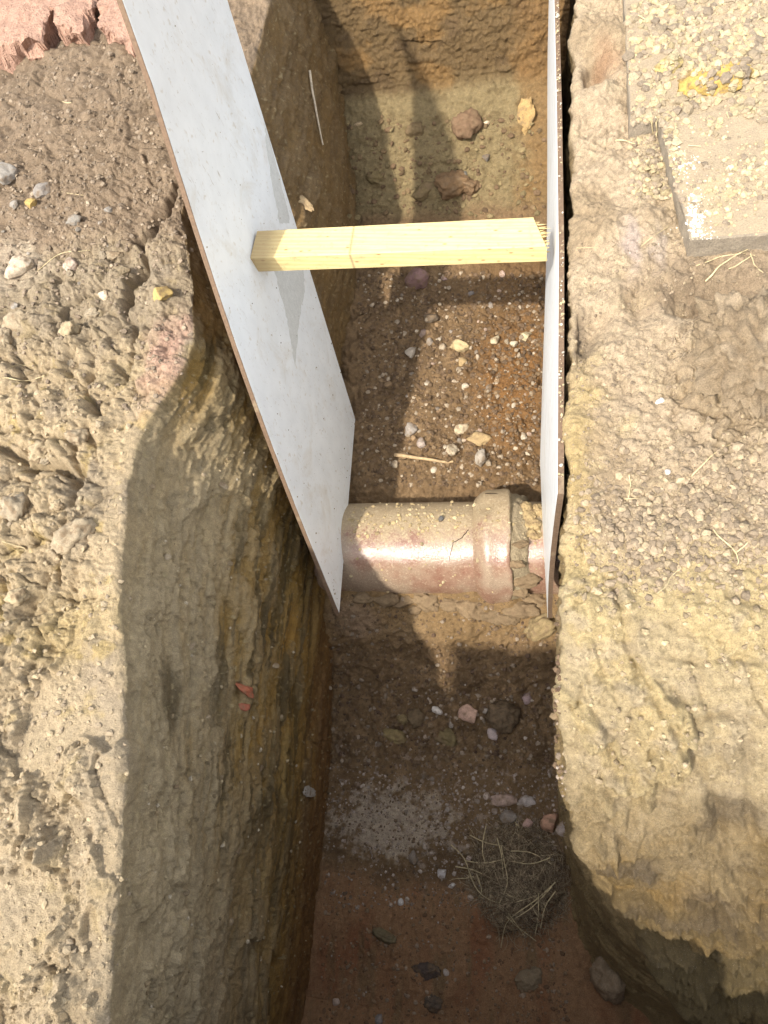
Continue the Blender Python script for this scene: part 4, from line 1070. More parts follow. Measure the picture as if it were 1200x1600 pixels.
slab([a0[:2], a0[:2]+e01, a0[:2]+e01+d01, a0[:2]+d01], ZS, .002, 601, 'concrete paving slab with a white chalky left corner, lying on the right bank', None)
b0 = atz(985, 192, .05); b1 = atz(972, -60, .05); e = np.array([.85, .02]); dd = (b1-b0)[:2]
slab([b0[:2], b0[:2]+e, b0[:2]+e+dd*1.6, b0[:2]+dd*1.6], .048, -.012, 602, 'rear paving slab buried under yellow soil crumbs at the top right', None)

def block(name, corners_px, z, zt, colr, label, seed, mat):
    P = np.array([atz(px, py, zt)[:2] for px, py in corners_px])
    A, F = slabgeo(P, zt, z, seed, rag=.06)
    q = A.astype(np.float32)
    A = A+.022*np.stack([fbm(q[:, 0]*11, q[:, 1]*11, q[:, 2]*16, 4, seed+k) for k in range(3)], -1)
    o = meshobj(name, A, F, mat, smooth=False); tag(o, label, 'broken block'); return o
PINKM = flat_soil('pink_broken_concrete', (.40, .245, .175), .22, .006, 40)
block('broken_block', [(-40, 84), (60, 52), (92, -30), (-40, -60)], -.02, .085, None, 'largest pink broken block at the top left corner', 611, PINKM)
block('broken_block', [(84, 42), (126, 44), (140, -30), (90, -40)], -.02, .080, None, 'middle pink broken block between two others', 613, PINKM)
block('broken_block', [(160, 56), (206, 62), (215, -40), (158, -40)], -.02, .075, None, 'pink broken block touching the edge of the white board', 615, PINKM)

bpy.context.view_layer.update(); DG = bpy.context.evaluated_depsgraph_get()
place_big(True)
bpy.context.view_layer.update(); DG = bpy.context.evaluated_depsgraph_get()
YC = [(.41, .33, .19), (.36, .285, .185), (.42, .345, .21), (.30, .24, .165), (.26, .205, .145)]
pts = px_points(2300, (980, 0, 1200, 190), lambda px, py: min(1, max(.04, .35+.65*gauss(px, py, 1120, 60, 130, 70)-.55+1.1*abs(math.sin(px*.041+1.3*math.sin(py*.05)))*abs(math.cos(py*.057+math.sin(px*.03))))))
crumb_field('soil_crumbs', 'thick spread of yellow soil crumbs on the rear paving slab', pts, [.002+.015*random.random()**3.4 for _ in pts], pick(YC, len(pts)))
pts = px_points(70, (985, 0, 1200, 170), None)
crumb_field('soil_clods', 'larger lumps of yellow soil among the crumbs on the rear paving slab', pts, [.007+.013*random.random()**2 for _ in pts], pick(YC, len(pts)), base=ICO3)
pts = px_points(620, (1035, 190, 1200, 375), lambda px, py: min(1, .02+gauss(px, py, 1165, 265, 40, 30)+.8*gauss(px, py, 1065, 258, 22, 16)+.7*gauss(px, py, 1110, 205, 18, 14)+.5*gauss(px, py, 1130, 310, 60, 30)))
crumb_field('soil_crumbs', 'patches of pale yellow crumbs on the front paving slab', pts, [.0018+.0085*random.random()**3 for _ in pts], pick(YC+[(.55, .48, .28)], len(pts)))
pts = px_points(700, (985, 170, 1060, 310), None)
crumb_field('soil_crumbs', 'soil crumbs heaped beside the left edge of the front slab', pts, [.002+.011*random.random()**3 for _ in pts], pick(YC, len(pts)))
pts = px_points(380, (1030, 230, 1125, 374), lambda px, py: min(1, gauss(px, py, 1086, 345, 13, 30)+.9*gauss(px, py, 1066, 258, 16, 14)+.25*gauss(px, py, 1120, 366, 60, 8)))
crumb_field('chalk_powder', 'white chalky powder along the left edge of the front paving slab', pts, [.0015+.004*random.random()**3 for _ in pts], pick([(.70, .66, .55), (.62, .57, .45), (.74, .72, .66)], len(pts)), flat=.4)
for k, (ln, r, lb) in enumerate([
    ([(1152, 752), (1170, 768)], .0012, None),
    ([(820, 0)]*0, 0, None),
    ([(1078, 747), (1110, 712), (1150, 690)], .0016, 'thin forked root above the crumb field on the right bank'),
    ([(985, 742), (984, 765), (980, 785)], .0013, 'short upright straw at the left end of the crumb field'),
    ([(978, 781), (1000, 780)], .0012, 'short level straw at the left end of the crumb field'),
    ([(1117, 830), (1135, 848), (1153, 865), (1153, 884)], .0018, 'pale forked stem in the right part of the crumb field'),
    ([(1153, 865), (1170, 846)], .0016, 'short side stem beside the pale forked stem'),
    ([(1031, 928), (1045, 908), (1058, 890)], .0012, 'thin straw slanting over the yellow clay'),
    ([(962, 219), (975, 221), (992, 225)], .0026, 'pale straw lying left of the front slab'),
    ([(1024, 185), (1026, 198), (1029, 212)], .0022, 'pale straw stuck against the corner of the front slab'),
    ([(1018, 190), (1020, 207)], .0018, 'short straw by the corner of the front slab'),
    ([(872, 385), (905, 388), (935, 386)], .0012, 'thin yellow fibre at the broken end of the strut'),
    ([(1100, 438), (1130, 412), (1168, 391)], .0024, 'longest dry grass blade under the front slab'),
    ([(1090, 415), (1125, 402), (1165, 394)], .0016, 'thin dry grass blade under the front slab edge'),
    ([(1140, 420), (1165, 405), (1178, 398)], .0014, 'short dry grass blade at the right under the slab'),
    ([(1170, 400), (1178, 415), (1190, 425)], .0014, 'bent dry grass blade at the far right under the slab'),
    ([(1185, 530), (1200, 505)], .0022, 'pale stem at the right border by the big clod'),
    ([(0, 590), (35, 597), (70, 588)], .0016, 'dry stem curving over the upper left clods'),
    ([(0, 580), (28, 570), (52, 572)], .0011, 'thin dry fibre on the upper left clod'),
    ([(60, 425), (95, 395), (140, 392)], .0014, 'curled dry fibre by the pale stones on the left bank'),
    ([(95, 300), (130, 305)], .0012, 'short dry straw on the dark topsoil'),
    ([(100, 160), (113, 161)], .0020, 'white straw fleck high on the dark topsoil'),
    ([(0, 845), (25, 850), (45, 862)], .0012, 'dry fibre on the lower left clods'),
    ([(985, 20), (1010, 34)], .0020, 'grey straw at the edge of the rear slab'),
    ([(1135, 178), (1138, 188)], .0014, 'tiny curled stem on the rear edge of the front slab'),
    ([(1075, 230), (1095, 231)], .0014, 'short straw lying on the front slab'),
    ([(1000, 385), (1030, 362), (1045, 355)], .0012, 'fine root on the soil left of the slab corner'),
  ]):
    if len(ln) > 1 and lb: stem_on(ln, r, STRAW, lb, 'stem', 'dry_stem', lift=.004)

# ------------------------------------------------------------------ clay drain pipe
def pipe_material(name, stub=False):
    mt, nt, b = newmat(name); L = nt.links
    co = node(nt, 'ShaderNodeTexCoord').outputs['Object']; sp = node(nt, 'ShaderNodeSeparateXYZ'); L.new(co, sp.inputs[0])
    n1 = noise(nt, co, 22, 6, .65); n2 = noise(nt, co, 120, 5, .65); n3 = noise(nt, co, 420, 3, .6); n0 = noise(nt, co, 7, 4, .55)
    glaze = mixc(nt, maprange(nt, n1, .35, .65, 0, 1), (.20, .092, .068), (.285, .18, .128))
    glaze = mixc(nt, maprange(nt, n0, .45, .6, 0, .8), glaze, (.31, .24, .175))
    dirt = mixc(nt, maprange(nt, n2, .35, .65, 0, 1), (.27, .20, .115), (.38, .295, .18))
    # soil lies on the upper and far side, the near side was wiped
    far = mathn(nt, 'ADD', maprange(nt, sp.outputs[1], -.10, .06, -.75, .9), mathn(nt, 'MULTIPLY', mathn(nt, 'SUBTRACT', n1, .5), 2.6))
    far = mathn(nt, 'ADD', far, mathn(nt, 'MULTIPLY', mathn(nt, 'SUBTRACT', n2, .5), 1.6))
    dm = maprange(nt, far, -.2, .5, 0.14, .95)
    c = mixc(nt, dm, glaze, dirt)
    c = mixc(nt, maprange(nt, n2, .56, .66, 0, .6), c, (.44, .35, .24))
    c = mixc(nt, 1.0, c, maprange(nt, n3, .25, .75, .7, 1.3), 'MULTIPLY')
    L.new(c, b.inputs['Base Color'])
    r = maprange(nt, dm, 0, 1, .12, .62); r = mathn(nt, 'ADD', r, mathn(nt, 'MULTIPLY', mathn(nt, 'SUBTRACT', n2, .5), .35)); L.new(r, b.inputs['Roughness'])
    b.inputs['Specular IOR Level'].default_value = .55
    L.new(bump(nt, n3, .001, .5, bump(nt, n2, .003, .4)), b.inputs['Normal']); return mt
PIPEM = pipe_material('glazed_clay')
PY, PZ, PR = .985, -1.02, .168
def lathe_x(prof, nseg=120, wob=.0, seed=0, closed=False, thin=60):
    """prof: (x, r) list, swept round the X axis"""
    th = np.linspace(0, 2*math.pi, nseg, endpoint=False)
    V = []
    for x, r in prof:
        q = np.stack([np.full(nseg, x), np.cos(th), np.sin(th)], -1).astype(np.float32)
        rr = r*(1+wob*fbm(q[:, 0]*12, q[:, 1]*2.2, q[:, 2]*2.2, 3, seed))
        V.append(np.stack([np.full(nseg, x), rr*np.cos(th), rr*np.sin(th)], -1))
    n = nseg; F = [[l*n+i, l*n+(i+1) % n, (l+1)*n+(i+1) % n, (l+1)*n+i] for l in range(len(prof)-1) for i in range(n)]
    return np.concatenate(V), np.array(F)
pp = empty('clay_pipe', (0, PY, PZ), (0, 0, math.radians(.8)))
tag(pp, 'brown glazed clay drain pipe with a flared red socket, crossing the trench', 'pipe')
prof = [(x, PR) for x in np.linspace(-1.05, -.262, 60)]
V, F = lathe_x(prof, 140, .010, 3); meshobj('barrel', V, F, PIPEM, pp)
so = [(-.275, PR-.001), (-.270, PR+.006), (-.252, PR+.024), (-.238, PR+.033), (-.225, PR+.037)]+[(x, PR+.037+.002*math.sin(x*40)) for x in np.linspace(-.215, -.160, 8)]+[(-.153, PR+.036), (-.149, PR+.031), (-.149, PR+.004), (-.160, PR-.005)]
V, F = lathe_x(so, 140, .006, 8)
q = V.astype(np.float32); k = sst(-.20, -.150, q[:, 0])*fbm(q[:, 1]*9, q[:, 2]*9, q[:, 0]*2, 4, 21); V[:, 0] += .018*k-.006*sst(.1, .4, k)
chip = np.exp(-((q[:, 1]-.09)/.05)**2-((q[:, 0]+.23)/.03)**2)*(q[:, 2] > 0); V[:, 1:] *= (1-.10*chip)[:, None]
lump = 1+.012*fbm(q[:, 0]*14, q[:, 1]*9, q[:, 2]*9, 3, 23); V[:, 1:] *= lump[:, None]
soc = meshobj('socket', V, F, PIPEM, pp); soc.rotation_euler = (0, math.radians(1.2), math.radians(2.2)); soc.location = (.004, .012, .004); soc['label'] = 'flared socket with a red glaze band and a chipped rim'
# raised crack edges: real thin dark gaps made as narrow grooves of their own
def on_pipe(px, py, r):
    d = ray(px, py); d = d/np.linalg.norm(d); o = CC-np.array([0, PY, PZ])
    a = d[1]**2+d[2]**2; bq = 2*(o[1]*d[1]+o[2]*d[2]); cq = o[1]**2+o[2]**2-r*r
    disc = bq*bq-4*a*cq
    if disc < 0: return None
    t = (-bq-math.sqrt(disc))/(2*a); return o+d*t
CRKM = flat_soil('crack_dirt', (.035, .024, .016), .3, .001)
def crack(pxs, r, rad, name='crack', parent=pp):
    P = []
    for a, b in zip(pxs[:-1], pxs[1:]):
        for t in np.linspace(0, 1, 5, endpoint=False):
            q = on_pipe(a[0]+(b[0]-a[0])*t+random.uniform(-.8, .8), a[1]+(b[1]-a[1])*t, r)
            if q is not None: P.append(q)
    V, F = tube_geo(P, rad, rad*.5, 4); return meshobj(name, V, F, CRKM, parent)
crack([(732, 826), (722, 838), (708, 846), (704, 862), (700, 884)], PR+.0002, .0016)
crack([(759, 770), (775, 770), (790, 773)], PR+.042, .0016)
# mortar filling the joint
MORT = flat_soil('joint_mortar', (.34, .27, .17), .3, .006, 60)
mp = []
for x in np.linspace(-.150, -.085, 14):
    t = (x+.150)/.065; mp.append((x, PR+.030*(1-t)**.55+.002))
V, F = lathe_x(mp, 140, .05, 12)
qv = V.astype(np.float32); rad = 1+.11*(billow(qv[:, 0]*22, qv[:, 1]*16, qv[:, 2]*16, 4, 14)-.4)*sst(-.150, -.135, qv[:, 0]); V[:, 0] += .020*fbm(qv[:, 1]*9, qv[:, 2]*9, qv[:, 0], 3, 15)*sst(-.14, -.10, qv[:, 0]); V[:, 1:] *= rad[:, None]
meshobj('mortar_joint', V, F, MORT, pp)
p2_ = empty('clay_pipe', (0, PY, PZ))
tag(p2_, 'short stub of the next clay pipe between the socket and the right board', 'pipe')
V, F = lathe_x([(x, PR-.004) for x in np.linspace(-.12, .35, 30)], 120, .010, 5); meshobj('barrel', V, F, PIPEM, p2_)
bpy.context.view_layer.update(); DG = bpy.context.evaluated_depsgraph_get()
def pipe_pts(n, dens):
    out = []
    while len(out) < n:
        px, py = random.uniform(545, 850), random.uniform(785, 925)
        if random.random() > dens(px, py): continue
        loc, nor = hit_px(px, py); out.append((loc, nor))
    return out
pts = pipe_pts(520, lambda px, py: min(1, .06+.9*gauss(px, py, 655, 808, 60, 24)+.7*gauss(px, py, 560, 815, 30, 25)+.25*gauss(px, py, 770, 800, 30, 30)+.9*gauss(px, py, 835, 815, 14, 30)))
crumb_field('soil_crumbs', 'yellow clay crumbs lying on top of the clay pipe', pts, [.0016+.0075*random.random()**3 for _ in pts], pick([(.42, .32, .17), (.34, .26, .14), (.46, .37, .22)], len(pts)))
put_stone('stone', 689, 811, (.014, .011, .009), (.11, .105, .10), 'small', 3, .3, None, 'dark grey pebble resting on top of the clay pipe', 'stone')
for px, py, r, i in [(828, 812, .030, 1), (834, 835, .024, 4), (840, 800, .026, 7), (822, 795, .022, 9), (836, 822, .020, 11)]:
    put_stone('clay_clod', px, py, (r, r*.9, r*.7), (.33, .24, .12), 'clod', i, .45, None, 'yellow brown clay clod packed on the pipe stub beside the right board', 'clod', 'clay clods on the pipe stub')

for k, (px, py, r) in enumerate([(600, 936, .030), (630, 940, .022), (668, 938, .034), (706, 944, .026), (735, 950, .036), (765, 958, .032), (790, 962, .028), (812, 948, .036), (832, 935, .032), (822, 905, .026), (565, 932, .026), (650, 950, .02), (808, 925, .022), (806, 880, .016), (811, 850, .016)]):
    put_stone('mud_clod', px, py, (r*1.6, r*.95, r*.7), np.array([.205, .143, .08])*random.uniform(.85, 1.1), 'clod', k % 14, .66, (random.uniform(-.3, .3), random.uniform(-.3, .3), random.uniform(-.3, .3)), 'brown mud clod packed against the clay pipe', 'clod', 'mud packed round the pipe')
def big_clod():
    bm = bmesh.new(); bmesh.ops.create_icosphere(bm, subdivisions=6, radius=1)
    V = np.array([v.co[:] for v in bm.verts]); F = np.array([[v.index for v in f.verts] for f in bm.faces]); bm.free()
    V, F = rockverts((V, F), 4321, .5, .22, 0)
    q = V.astype(np.float32); n = V/np.linalg.norm(V, axis=1, keepdims=True)
    d = .55*(billow(q[:, 0]*2.4, q[:, 1]*2.4, q[:, 2]*2.4, 5, 91, .55)-.4)+.10*flakes(q[:, 0], q[:, 1], q[:, 2], 1.6, 93)/3+.03*fbm(q[:, 0]*9, q[:, 1]*9, q[:, 2]*9, 3, 95)
    V = (V+n*d[:, None])*np.array([.105, .145, .075])
    loc, nor = hit_px(1155, 590)
    n2 = fbm(q[:, 0]*3, q[:, 1]*3, q[:, 2]*3, 4, 97); c = np.empty((len(V), 3)); c[:] = [.29, .225, .152]; c = cmix(c, [.36, .285, .2], sst(0, .4, n2)); c = cmix(c, [.26, .20, .135], sst(.05, .4, -n2))
    o = meshobj('soil_clod', V, F, SOIL, col=np.concatenate([c, np.full((len(c), 1), .95)], 1)); o.location = loc+Vector((0, 0, .095)); o.rotation_euler = (0, 0, .25)
    tag(o, 'biggest rough brown clod at the right border below the front paving slab', 'clod')
big_clod()
# ------------------------------------------------------------------ the white faced boards and the strut
def paint_material(name, tone):
    mt, nt, b = newmat(name); L = nt.links
    co = node(nt, 'ShaderNodeTexCoord').outputs['Object']
    mp = node(nt, 'ShaderNodeMapping'); L.new(co, mp.inputs[0]); mp.inputs['Scale'].default_value = (1, 1, .22)
    n1 = noise(nt, mp.outputs[0], 90, 5, .7); n2 = noise(nt, co, 12, 5, .6); n3 = noise(nt, mp.outputs[0], 260, 3, .6); n4 = noise(nt, co, 55, 3, .5)
    c = mixc(nt, maprange(nt, n2, .35, .7, 0, 1), tone, tuple(q*.90 for q in tone))
    sc = maprange(nt, n1, .62, .70, 0, .8)           # scuffs
    sc = mathn(nt, 'MULTIPLY', sc, maprange(nt, n2, .45, .6, .15, 1))
    c = mixc(nt, sc, c, (.34, .29, .22))
    c = mixc(nt, maprange(nt, n3, .70, .75, 0, .85), c, (.12, .09, .06))
    c = mixc(nt, maprange(nt, n4, .62, .72, 0, .5), c, (.50, .44, .34))
    n5 = noise(nt, co, 5, 7, .72, .6); c = mixc(nt, maprange(nt, n5, .54, .72, 0, .55), c, (.52, .47, .38))
    n6 = noise(nt, co, 34, 6, .75, .3); c = mixc(nt, maprange(nt, n6, .66, .70, 0, .8), c, (.36, .29, .19))
    L.new(c, b.inputs['Base Color']); L.new(maprange(nt, n2, .3, .7, .32, .5), b.inputs['Roughness'])
    b.inputs['Specular IOR Level'].default_value = .45
    L.new(bump(nt, n1, .0008, .4), b.inputs['Normal']); return mt
WHITE = paint_material('white_film', (.78, .80, .80))
def ply_mat():
    mt, nt, b = newmat('plywood_edge'); L = nt.links
    co = node(nt, 'ShaderNodeTexCoord').outputs['Object']
    n1 = noise(nt, co, 140, 5, .7); n2 = noise(nt, co, 16, 4, .6)
    c = mixc(nt, maprange(nt, n1, .3, .7, 0, 1), (.11, .068, .042), (.20, .13, .078))
    c = mixc(nt, maprange(nt, n2, .60, .70, 0, .5), c, (.34, .27, .17))
    L.new(c, b.inputs['Base Color']); b.inputs['Roughness'].default_value = .85
    L.new(bump(nt, n1, .002, .7), b.inputs['Normal']); return mt
PLY = ply_mat()
def sheet(fn, nrm, t0, t1, na, nb, name, mat, parent, rag=0, seed=0, a01=(0, 1), b01=(0, 1)):
    """a closed curved sheet: fn(a,b) -> point on the reference face, offset along nrm from t0 to t1"""
    a = np.linspace(*a01, na); b = np.linspace(*b01, nb)
    A, B = np.meshgrid(a, b)
    if rag:
        e = (rag*fbm(B.astype(np.float32)*26, A.astype(np.float32)*26, A.astype(np.float32)*0, 4, seed))
        edge = np.zeros_like(A); edge[:, 0] = 1; edge[:, -1] = -1; A = A+edge*np.abs(e)
    P = fn(A, B)
    N = nrm
    fr = P+N*t1; bk = P+N*t0
    V = np.concatenate([fr.reshape(-1, 3), bk.reshape(-1, 3)]); n = na*nb
    f = gridfaces(na, nb); F = [f, f[:, ::-1]+n]
    i = np.arange(n).reshape(nb, na)
    for ring in (i[0], i[-1][::-1], i[:, -1], i[:, 0][::-1]):
        F.append(np.stack([ring[:-1], ring[1:], ring[1:]+n, ring[:-1]+n], -1)[:, ::-1])
    return meshobj(name, V, np.concatenate(F), mat, parent, smooth=False)
# left board: stands on the pipe near the left wall and leans back and outwards
KX, MX = -.08, -.08
B0 = atz(530, 960, -.865)
NL = np.array([1, -MX, -KX]); NL = NL/np.linalg.norm(NL)
def on_board(px, py):
    d = ray(px, py); t = (NL@(B0-CC))/(NL@d); return CC+t*d
Bq = on_board(555, 655); Bt0 = on_board(190, 0); Bt1 = on_board(355, 0)
e_near = (Bt0-B0)/np.linalg.norm(Bt0-B0); e_far = (Bt1-Bq)/np.linalg.norm(Bt1-Bq)
LEN = 1.84
C0, C1, C2, C3 = B0, Bq, Bq+e_far*(LEN-.05), B0+e_near*LEN
def boardL(A, B):
    A3 = A[..., None]; B3 = B[..., None]
    P = (C0*(1-A3)+C1*A3)*(1-B3)+(C3*(1-A3)+C2*A3)*B3
    # bowed along the near edge
    s = np.clip(B/.86, 0, 1); bow = np.sin(np.pi*s)*np.clip(1-A, 0, 2)**1.2
    return P+(-.030*bow)[..., None]*np.array([1., 0, 0])+(.012*bow)[..., None]*np.array([0, 1., 0])
bl = empty('plywood_board', tuple(B0))
tag(bl, 'large white faced plywood board leaning against the left side of the trench', 'board')
def rel(fn, o): return lambda A, B: fn(A, B)-o
fnL = rel(boardL, B0)
sheet(fnL, NL, -.012, 0, 24, 60, 'plywood_core', PLY, bl, .004, 3)
sheet(fnL, NL, .0003, .0012, 24, 60, 'white_face', WHITE, bl, .0035, 5, (.004, .997), (.002, 1))
BARE = flat_soil('bare_grey_face', (.56, .56, .53), .12, .001, 60)
def board_uv(px, py):
    """where a picture point meets the board, as its own (a, b)"""
    p = on_board(px, py); a, b = .5, .4
    for _ in range(40):
        q = boardL(np.array(a), np.array(b)); h_ = 1e-3
        ja = (boardL(np.array(a+h_), np.array(b))-q)/h_; jb = (boardL(np.array(a), np.array(b+h_))-q)/h_
        J = np.stack([ja, jb], -1); da = np.linalg.lstsq(J, p-q, rcond=None)[0]; a += da[0]; b += da[1]
    return a, b
def bare_patch(pxs, seed):
    bm = bmesh.new(); vs = []
    pts = []
    for i in range(len(pxs)):
        x0, y0 = pxs[i]; x1, y1 = pxs[(i+1) % len(pxs)]
        for t in np.linspace(0, 1, 8, endpoint=False):
            j = 1.3*math.sin(t*math.pi); pts.append((x0+(x1-x0)*t+random.uniform(-j, j), y0+(y1-y0)*t+random.uniform(-j, j)))
    for q in pts:
        a, b = board_uv(*q); P = boardL(np.array(a), np.array(b))-B0+NL*.0016; vs.append(bm.verts.new(P))
    bm.faces.new(vs); bmesh.ops.triangulate(bm, faces=bm.faces[:]); bmesh.ops.recalc_face_normals(bm, faces=bm.faces[:])
    r = bmesh.ops.extrude_face_region(bm, geom=bm.faces[:]); bmesh.ops.translate(bm, verts=[g for g in r['geom'] if isinstance(g, bmesh.types.BMVert)], vec=Vector(-NL*.0009))
    bmesh.ops.recalc_face_normals(bm, faces=bm.faces[:])
    o = bmobj('bare_patch', bm, BARE, bl); o['label'] = 'grey bare patch where the white face has come off'
bare_patch([(432, 420), (474, 420), (477, 455), (470, 500), (466, 572), (459, 530), (449, 480)], 1)
bare_patch([(412, 190), (420, 215), (452, 340), (452, 349), (438, 349), (428, 300), (416, 230)], 2)

pts = []
for k in range(170):
    a = random.random(); b = random.random()**2*.55 if k % 3 else random.random()*.9
    if k % 4 == 0: a = random.choice((random.uniform(0, .05), random.uniform(.95, 1)))
    pts.append((Vector(boardL(np.array(a), np.array(b))+NL*.0012), Vector(NL)))
crumb_field('mud_specks', 'small specks of mud stuck on the leaning white board', pts, [.0010+.0030*random.random()**3 for _ in pts], pick([(.24, .18, .11), (.34, .27, .17), (.16, .115, .07)], len(pts)))
# right board: upright on the pipe against the right wall, seen almost edge on
RBX = table([(.55, -.016), (.70, -.019), (1.0, -.036), (1.25, -.047), (1.6, -.041), (2.2, -.028), (2.9, -.03), (3.2, -.03)])
RTX = table([(.55, .008), (.72, .0075), (1.37, .0105), (1.9, .006), (2.36, -.001), (3.2, -.01)])
NRB = np.array([-1., 0, .0])
def boardR(A, B):
    # a along the trench, b upwards
    Y = lerp(.690+.022*B, 2.86, A)
    Z = lerp(-.868, .002+.004*np.sin(Y*5), B)
    X = lerp(RBX(Y), RTX(Y), B)-.006*np.sin(np.pi*B)
    return np.stack([X, Y, Z], -1)
br = empty('plywood_board', (0, .69, -.868))
tag(br, 'white faced plywood board standing upright along the right side, seen edge on', 'board')
oR = np.array([0, .69, -.868]); fnR = rel(boardR, oR)
sheet(fnR, NRB, -.013, 0, 90, 24, 'plywood_core', PLY, br, 0, 3)
sheet(fnR, NRB, .0003, .0012, 90, 24, 'white_face', WHITE, br, 0, 5, (.0005, .999), (.002, .998))

# dirt caught on the top edge of the right board
pts = []
for k in range(260):
    y = random.uniform(.75, 2.6); x = RTX(y)+random.uniform(.002, .012); pts.append((Vector((x, y, .004)), Vector((0, 0, 1))))
crumb_field('soil_crumbs', 'bits of dried clay stuck along the top edge of the right board', pts, [.0012+.004*random.random()**3 for _ in pts], pick([(.46, .38, .22), (.5, .46, .38), (.34, .26, .16)], len(pts)))

def timber_material():
    mt, nt, b = newmat('yellow_timber'); L = nt.links
    co = node(nt, 'ShaderNodeTexCoord').outputs['Object']
    mp = node(nt, 'ShaderNodeMapping'); L.new(co, mp.inputs[0]); mp.inputs['Scale'].default_value = (.9, 1, 1)
    wv = node(nt, 'ShaderNodeTexWave', wave_type='BANDS', bands_direction='DIAGONAL'); L.new(mp.outputs[0], wv.inputs['Vector'])
    mp.inputs['Scale'].default_value = (.06, 1.0, .8); mp.inputs['Rotation'].default_value = (0, 0, .02)
    wv.inputs['Scale'].default_value = 46; wv.inputs['Distortion'].default_value = 6.5; wv.inputs['Detail'].default_value = 3; wv.inputs['Detail Scale'].default_value = 1.2
    mp2 = node(nt, 'ShaderNodeMapping'); L.new(co, mp2.inputs[0]); mp2.inputs['Scale'].default_value = (.05, 1, 1)
    n1 = noise(nt, mp2.outputs[0], 420, 4, .7); n2 = noise(nt, co, 18, 4, .6)
    c = mixc(nt, maprange(nt, wv.outputs['Fac'], .2, .9, 0, .5), (.66, .52, .25), (.54, .37, .15))
    c = mixc(nt, 1.0, c, maprange(nt, n1, .25, .75, .8, 1.2), 'MULTIPLY')
    c = mixc(nt, maprange(nt, n2, .58, .72, 0, .5), c, (.46, .35, .17))
    sx = node(nt, 'ShaderNodeSeparateXYZ'); L.new(co, sx.inputs[0])
    n7 = noise(nt, co, 46, 5, .7); c = mixc(nt, maprange(nt, n7, .56, .72, 0, .65), c, (.30, .22, .12))
    vk = node(nt, 'ShaderNodeTexVoronoi'); mk = node(nt, 'ShaderNodeMapping'); nt.links.new(co, mk.inputs[0]); mk.inputs['Scale'].default_value = (4.2, 9, 9); nt.links.new(mk.outputs[0], vk.inputs['Vector'])
    c = mixc(nt, maprange(nt, vk.outputs['Distance'], .17, .07, 0, .8), c, (.27, .13, .045))
    # board's shadow darkened into the left end, and an old dark mark
    c = mixc(nt, maprange(nt, mathn(nt, 'ADD', sx.outputs[0], mathn(nt, 'MULTIPLY', n2, .04)), .085, .045, 0, .55), c, (.30, .205, .11))
    st = mathn(nt, 'ABSOLUTE', mathn(nt, 'SUBTRACT', mathn(nt, 'ADD', sx.outputs[0], mathn(nt, 'MULTIPLY', sx.outputs[1], .03)), .283), 0)
    c = mixc(nt, maprange(nt, mathn(nt, 'ADD', st, mathn(nt, 'MULTIPLY', n1, .008)), .005, .0095, .7, 0), c, (.22, .17, .09))
    L.new(c, b.inputs['Base Color']); b.inputs['Roughness'].default_value = .6; b.inputs['Specular IOR Level'].default_value = .35
    L.new(bump(nt, n1, .0012, .6), b.inputs['Normal']); return mt
TIM = timber_material()
SA = atz(397, 403, -.045); SB = atz(862, 384, -.045)
sl = np.linalg.norm(SB-SA); ex = (SB-SA)/sl; ey = np.array([-ex[1], ex[0], 0]); ez = np.array([0, 0, 1.])
st = empty('timber_strut'); st.matrix_world = Matrix(((ex[0], ey[0], 0, SA[0]), (ex[1], ey[1], 0, SA[1]), (ex[2], ey[2], 1, SA[2]), (0, 0, 0, 1)))
tag(st, 'yellow sawn timber strut wedged between the two white boards', 'timber')
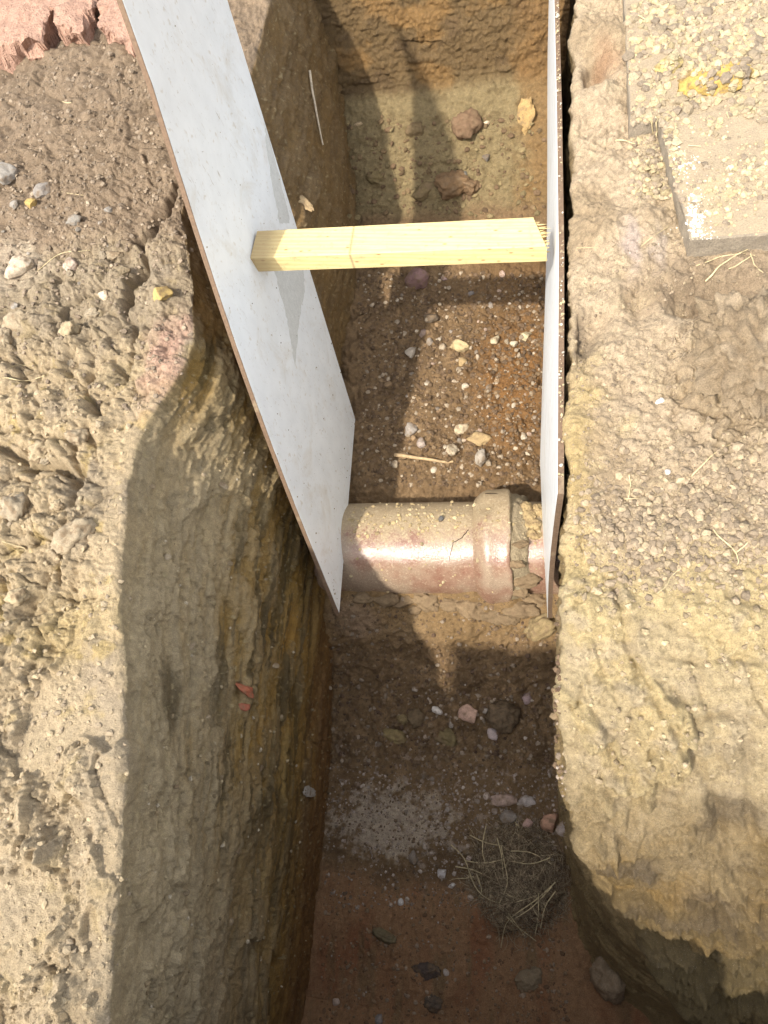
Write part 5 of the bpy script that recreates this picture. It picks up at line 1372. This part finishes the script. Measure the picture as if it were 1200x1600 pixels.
def strut():
    W, T = .102, .058
    bm = bmesh.new()
    # outline of the cross-section, rounded arrises
    sec = []
    for cx, cy, a0 in ((W-.003, -.003, 0), (.003, -.003, 90), (.003, -T+.003, 180), (W-.003, -T+.003, 270)):
        for k in range(4):
            a = math.radians(a0+k*30); sec.append((cx+.003*math.cos(a), cy+.003*math.sin(a)))
    n = len(sec); rings = []
    xs = list(np.linspace(-.012, sl-.075, 40))
    for x in xs: rings.append([bm.verts.new((x+(.010*(y/W) if x < 0 else 0)*0, y, z)) for y, z in sec])
    # broken end: the far top corner is torn away, the near lower edge reaches the board
    last = []
    for y, z in sec:
        f = y/W; last.append(bm.verts.new((sl-.012-.045*max(0, f-.15)**1.2-random.uniform(0, .006)+(.004 if z < -.02 else 0), y, z)))
    rings.append(last)
    for a, b in zip(rings[:-1], rings[1:]):
        for i in range(n): bm.faces.new((a[i], b[i], b[(i+1) % n], a[(i+1) % n]))
    bm.faces.new(rings[0]); bm.faces.new(rings[-1][::-1])
    bmesh.ops.recalc_face_normals(bm, faces=bm.faces[:])
    bmobj('beam', bm, TIM, st)
    for k in range(26):
        f = (k+.5)/26; y = f*W+random.uniform(-.001, .001); z = -random.uniform(0.001, .02 if k % 2 else .05)
        L0 = random.choice((random.uniform(.002, .012), random.uniform(.012, .03), random.uniform(.03, .055))); x0 = sl-.05-.03*f
        wv = random.uniform(.0012, .0028); ht = random.uniform(.0015, .004); x1 = min(sl-.004, sl-.014-.045*max(0, f-.15)**1.2+L0*.8)
        b2 = bmesh.new()
        v0 = [b2.verts.new(q) for q in ((x0, y-wv, z-ht), (x0, y+wv, z-ht), (x0, y+wv, z), (x0, y-wv, z))]
        xm = lerp(x0, x1, .7)
        v1 = [b2.verts.new(q) for q in ((xm, y-wv*.8, z-ht*.8), (xm, y+wv*.7, z-ht*.8), (xm, y+wv*.7, z), (xm, y-wv*.8, z))]
        tip = b2.verts.new((x1, y+random.uniform(-.003, .003), z-ht*.4+random.uniform(-.001, .004)))
        for i in range(4):
            b2.faces.new((v0[i], v0[(i+1) % 4], v1[(i+1) % 4], v1[i])); b2.faces.new((v1[i], v1[(i+1) % 4], tip))
        bmesh.ops.recalc_face_normals(b2, faces=b2.faces[:])
        bmobj('splinter', b2, TIM, st)
strut()
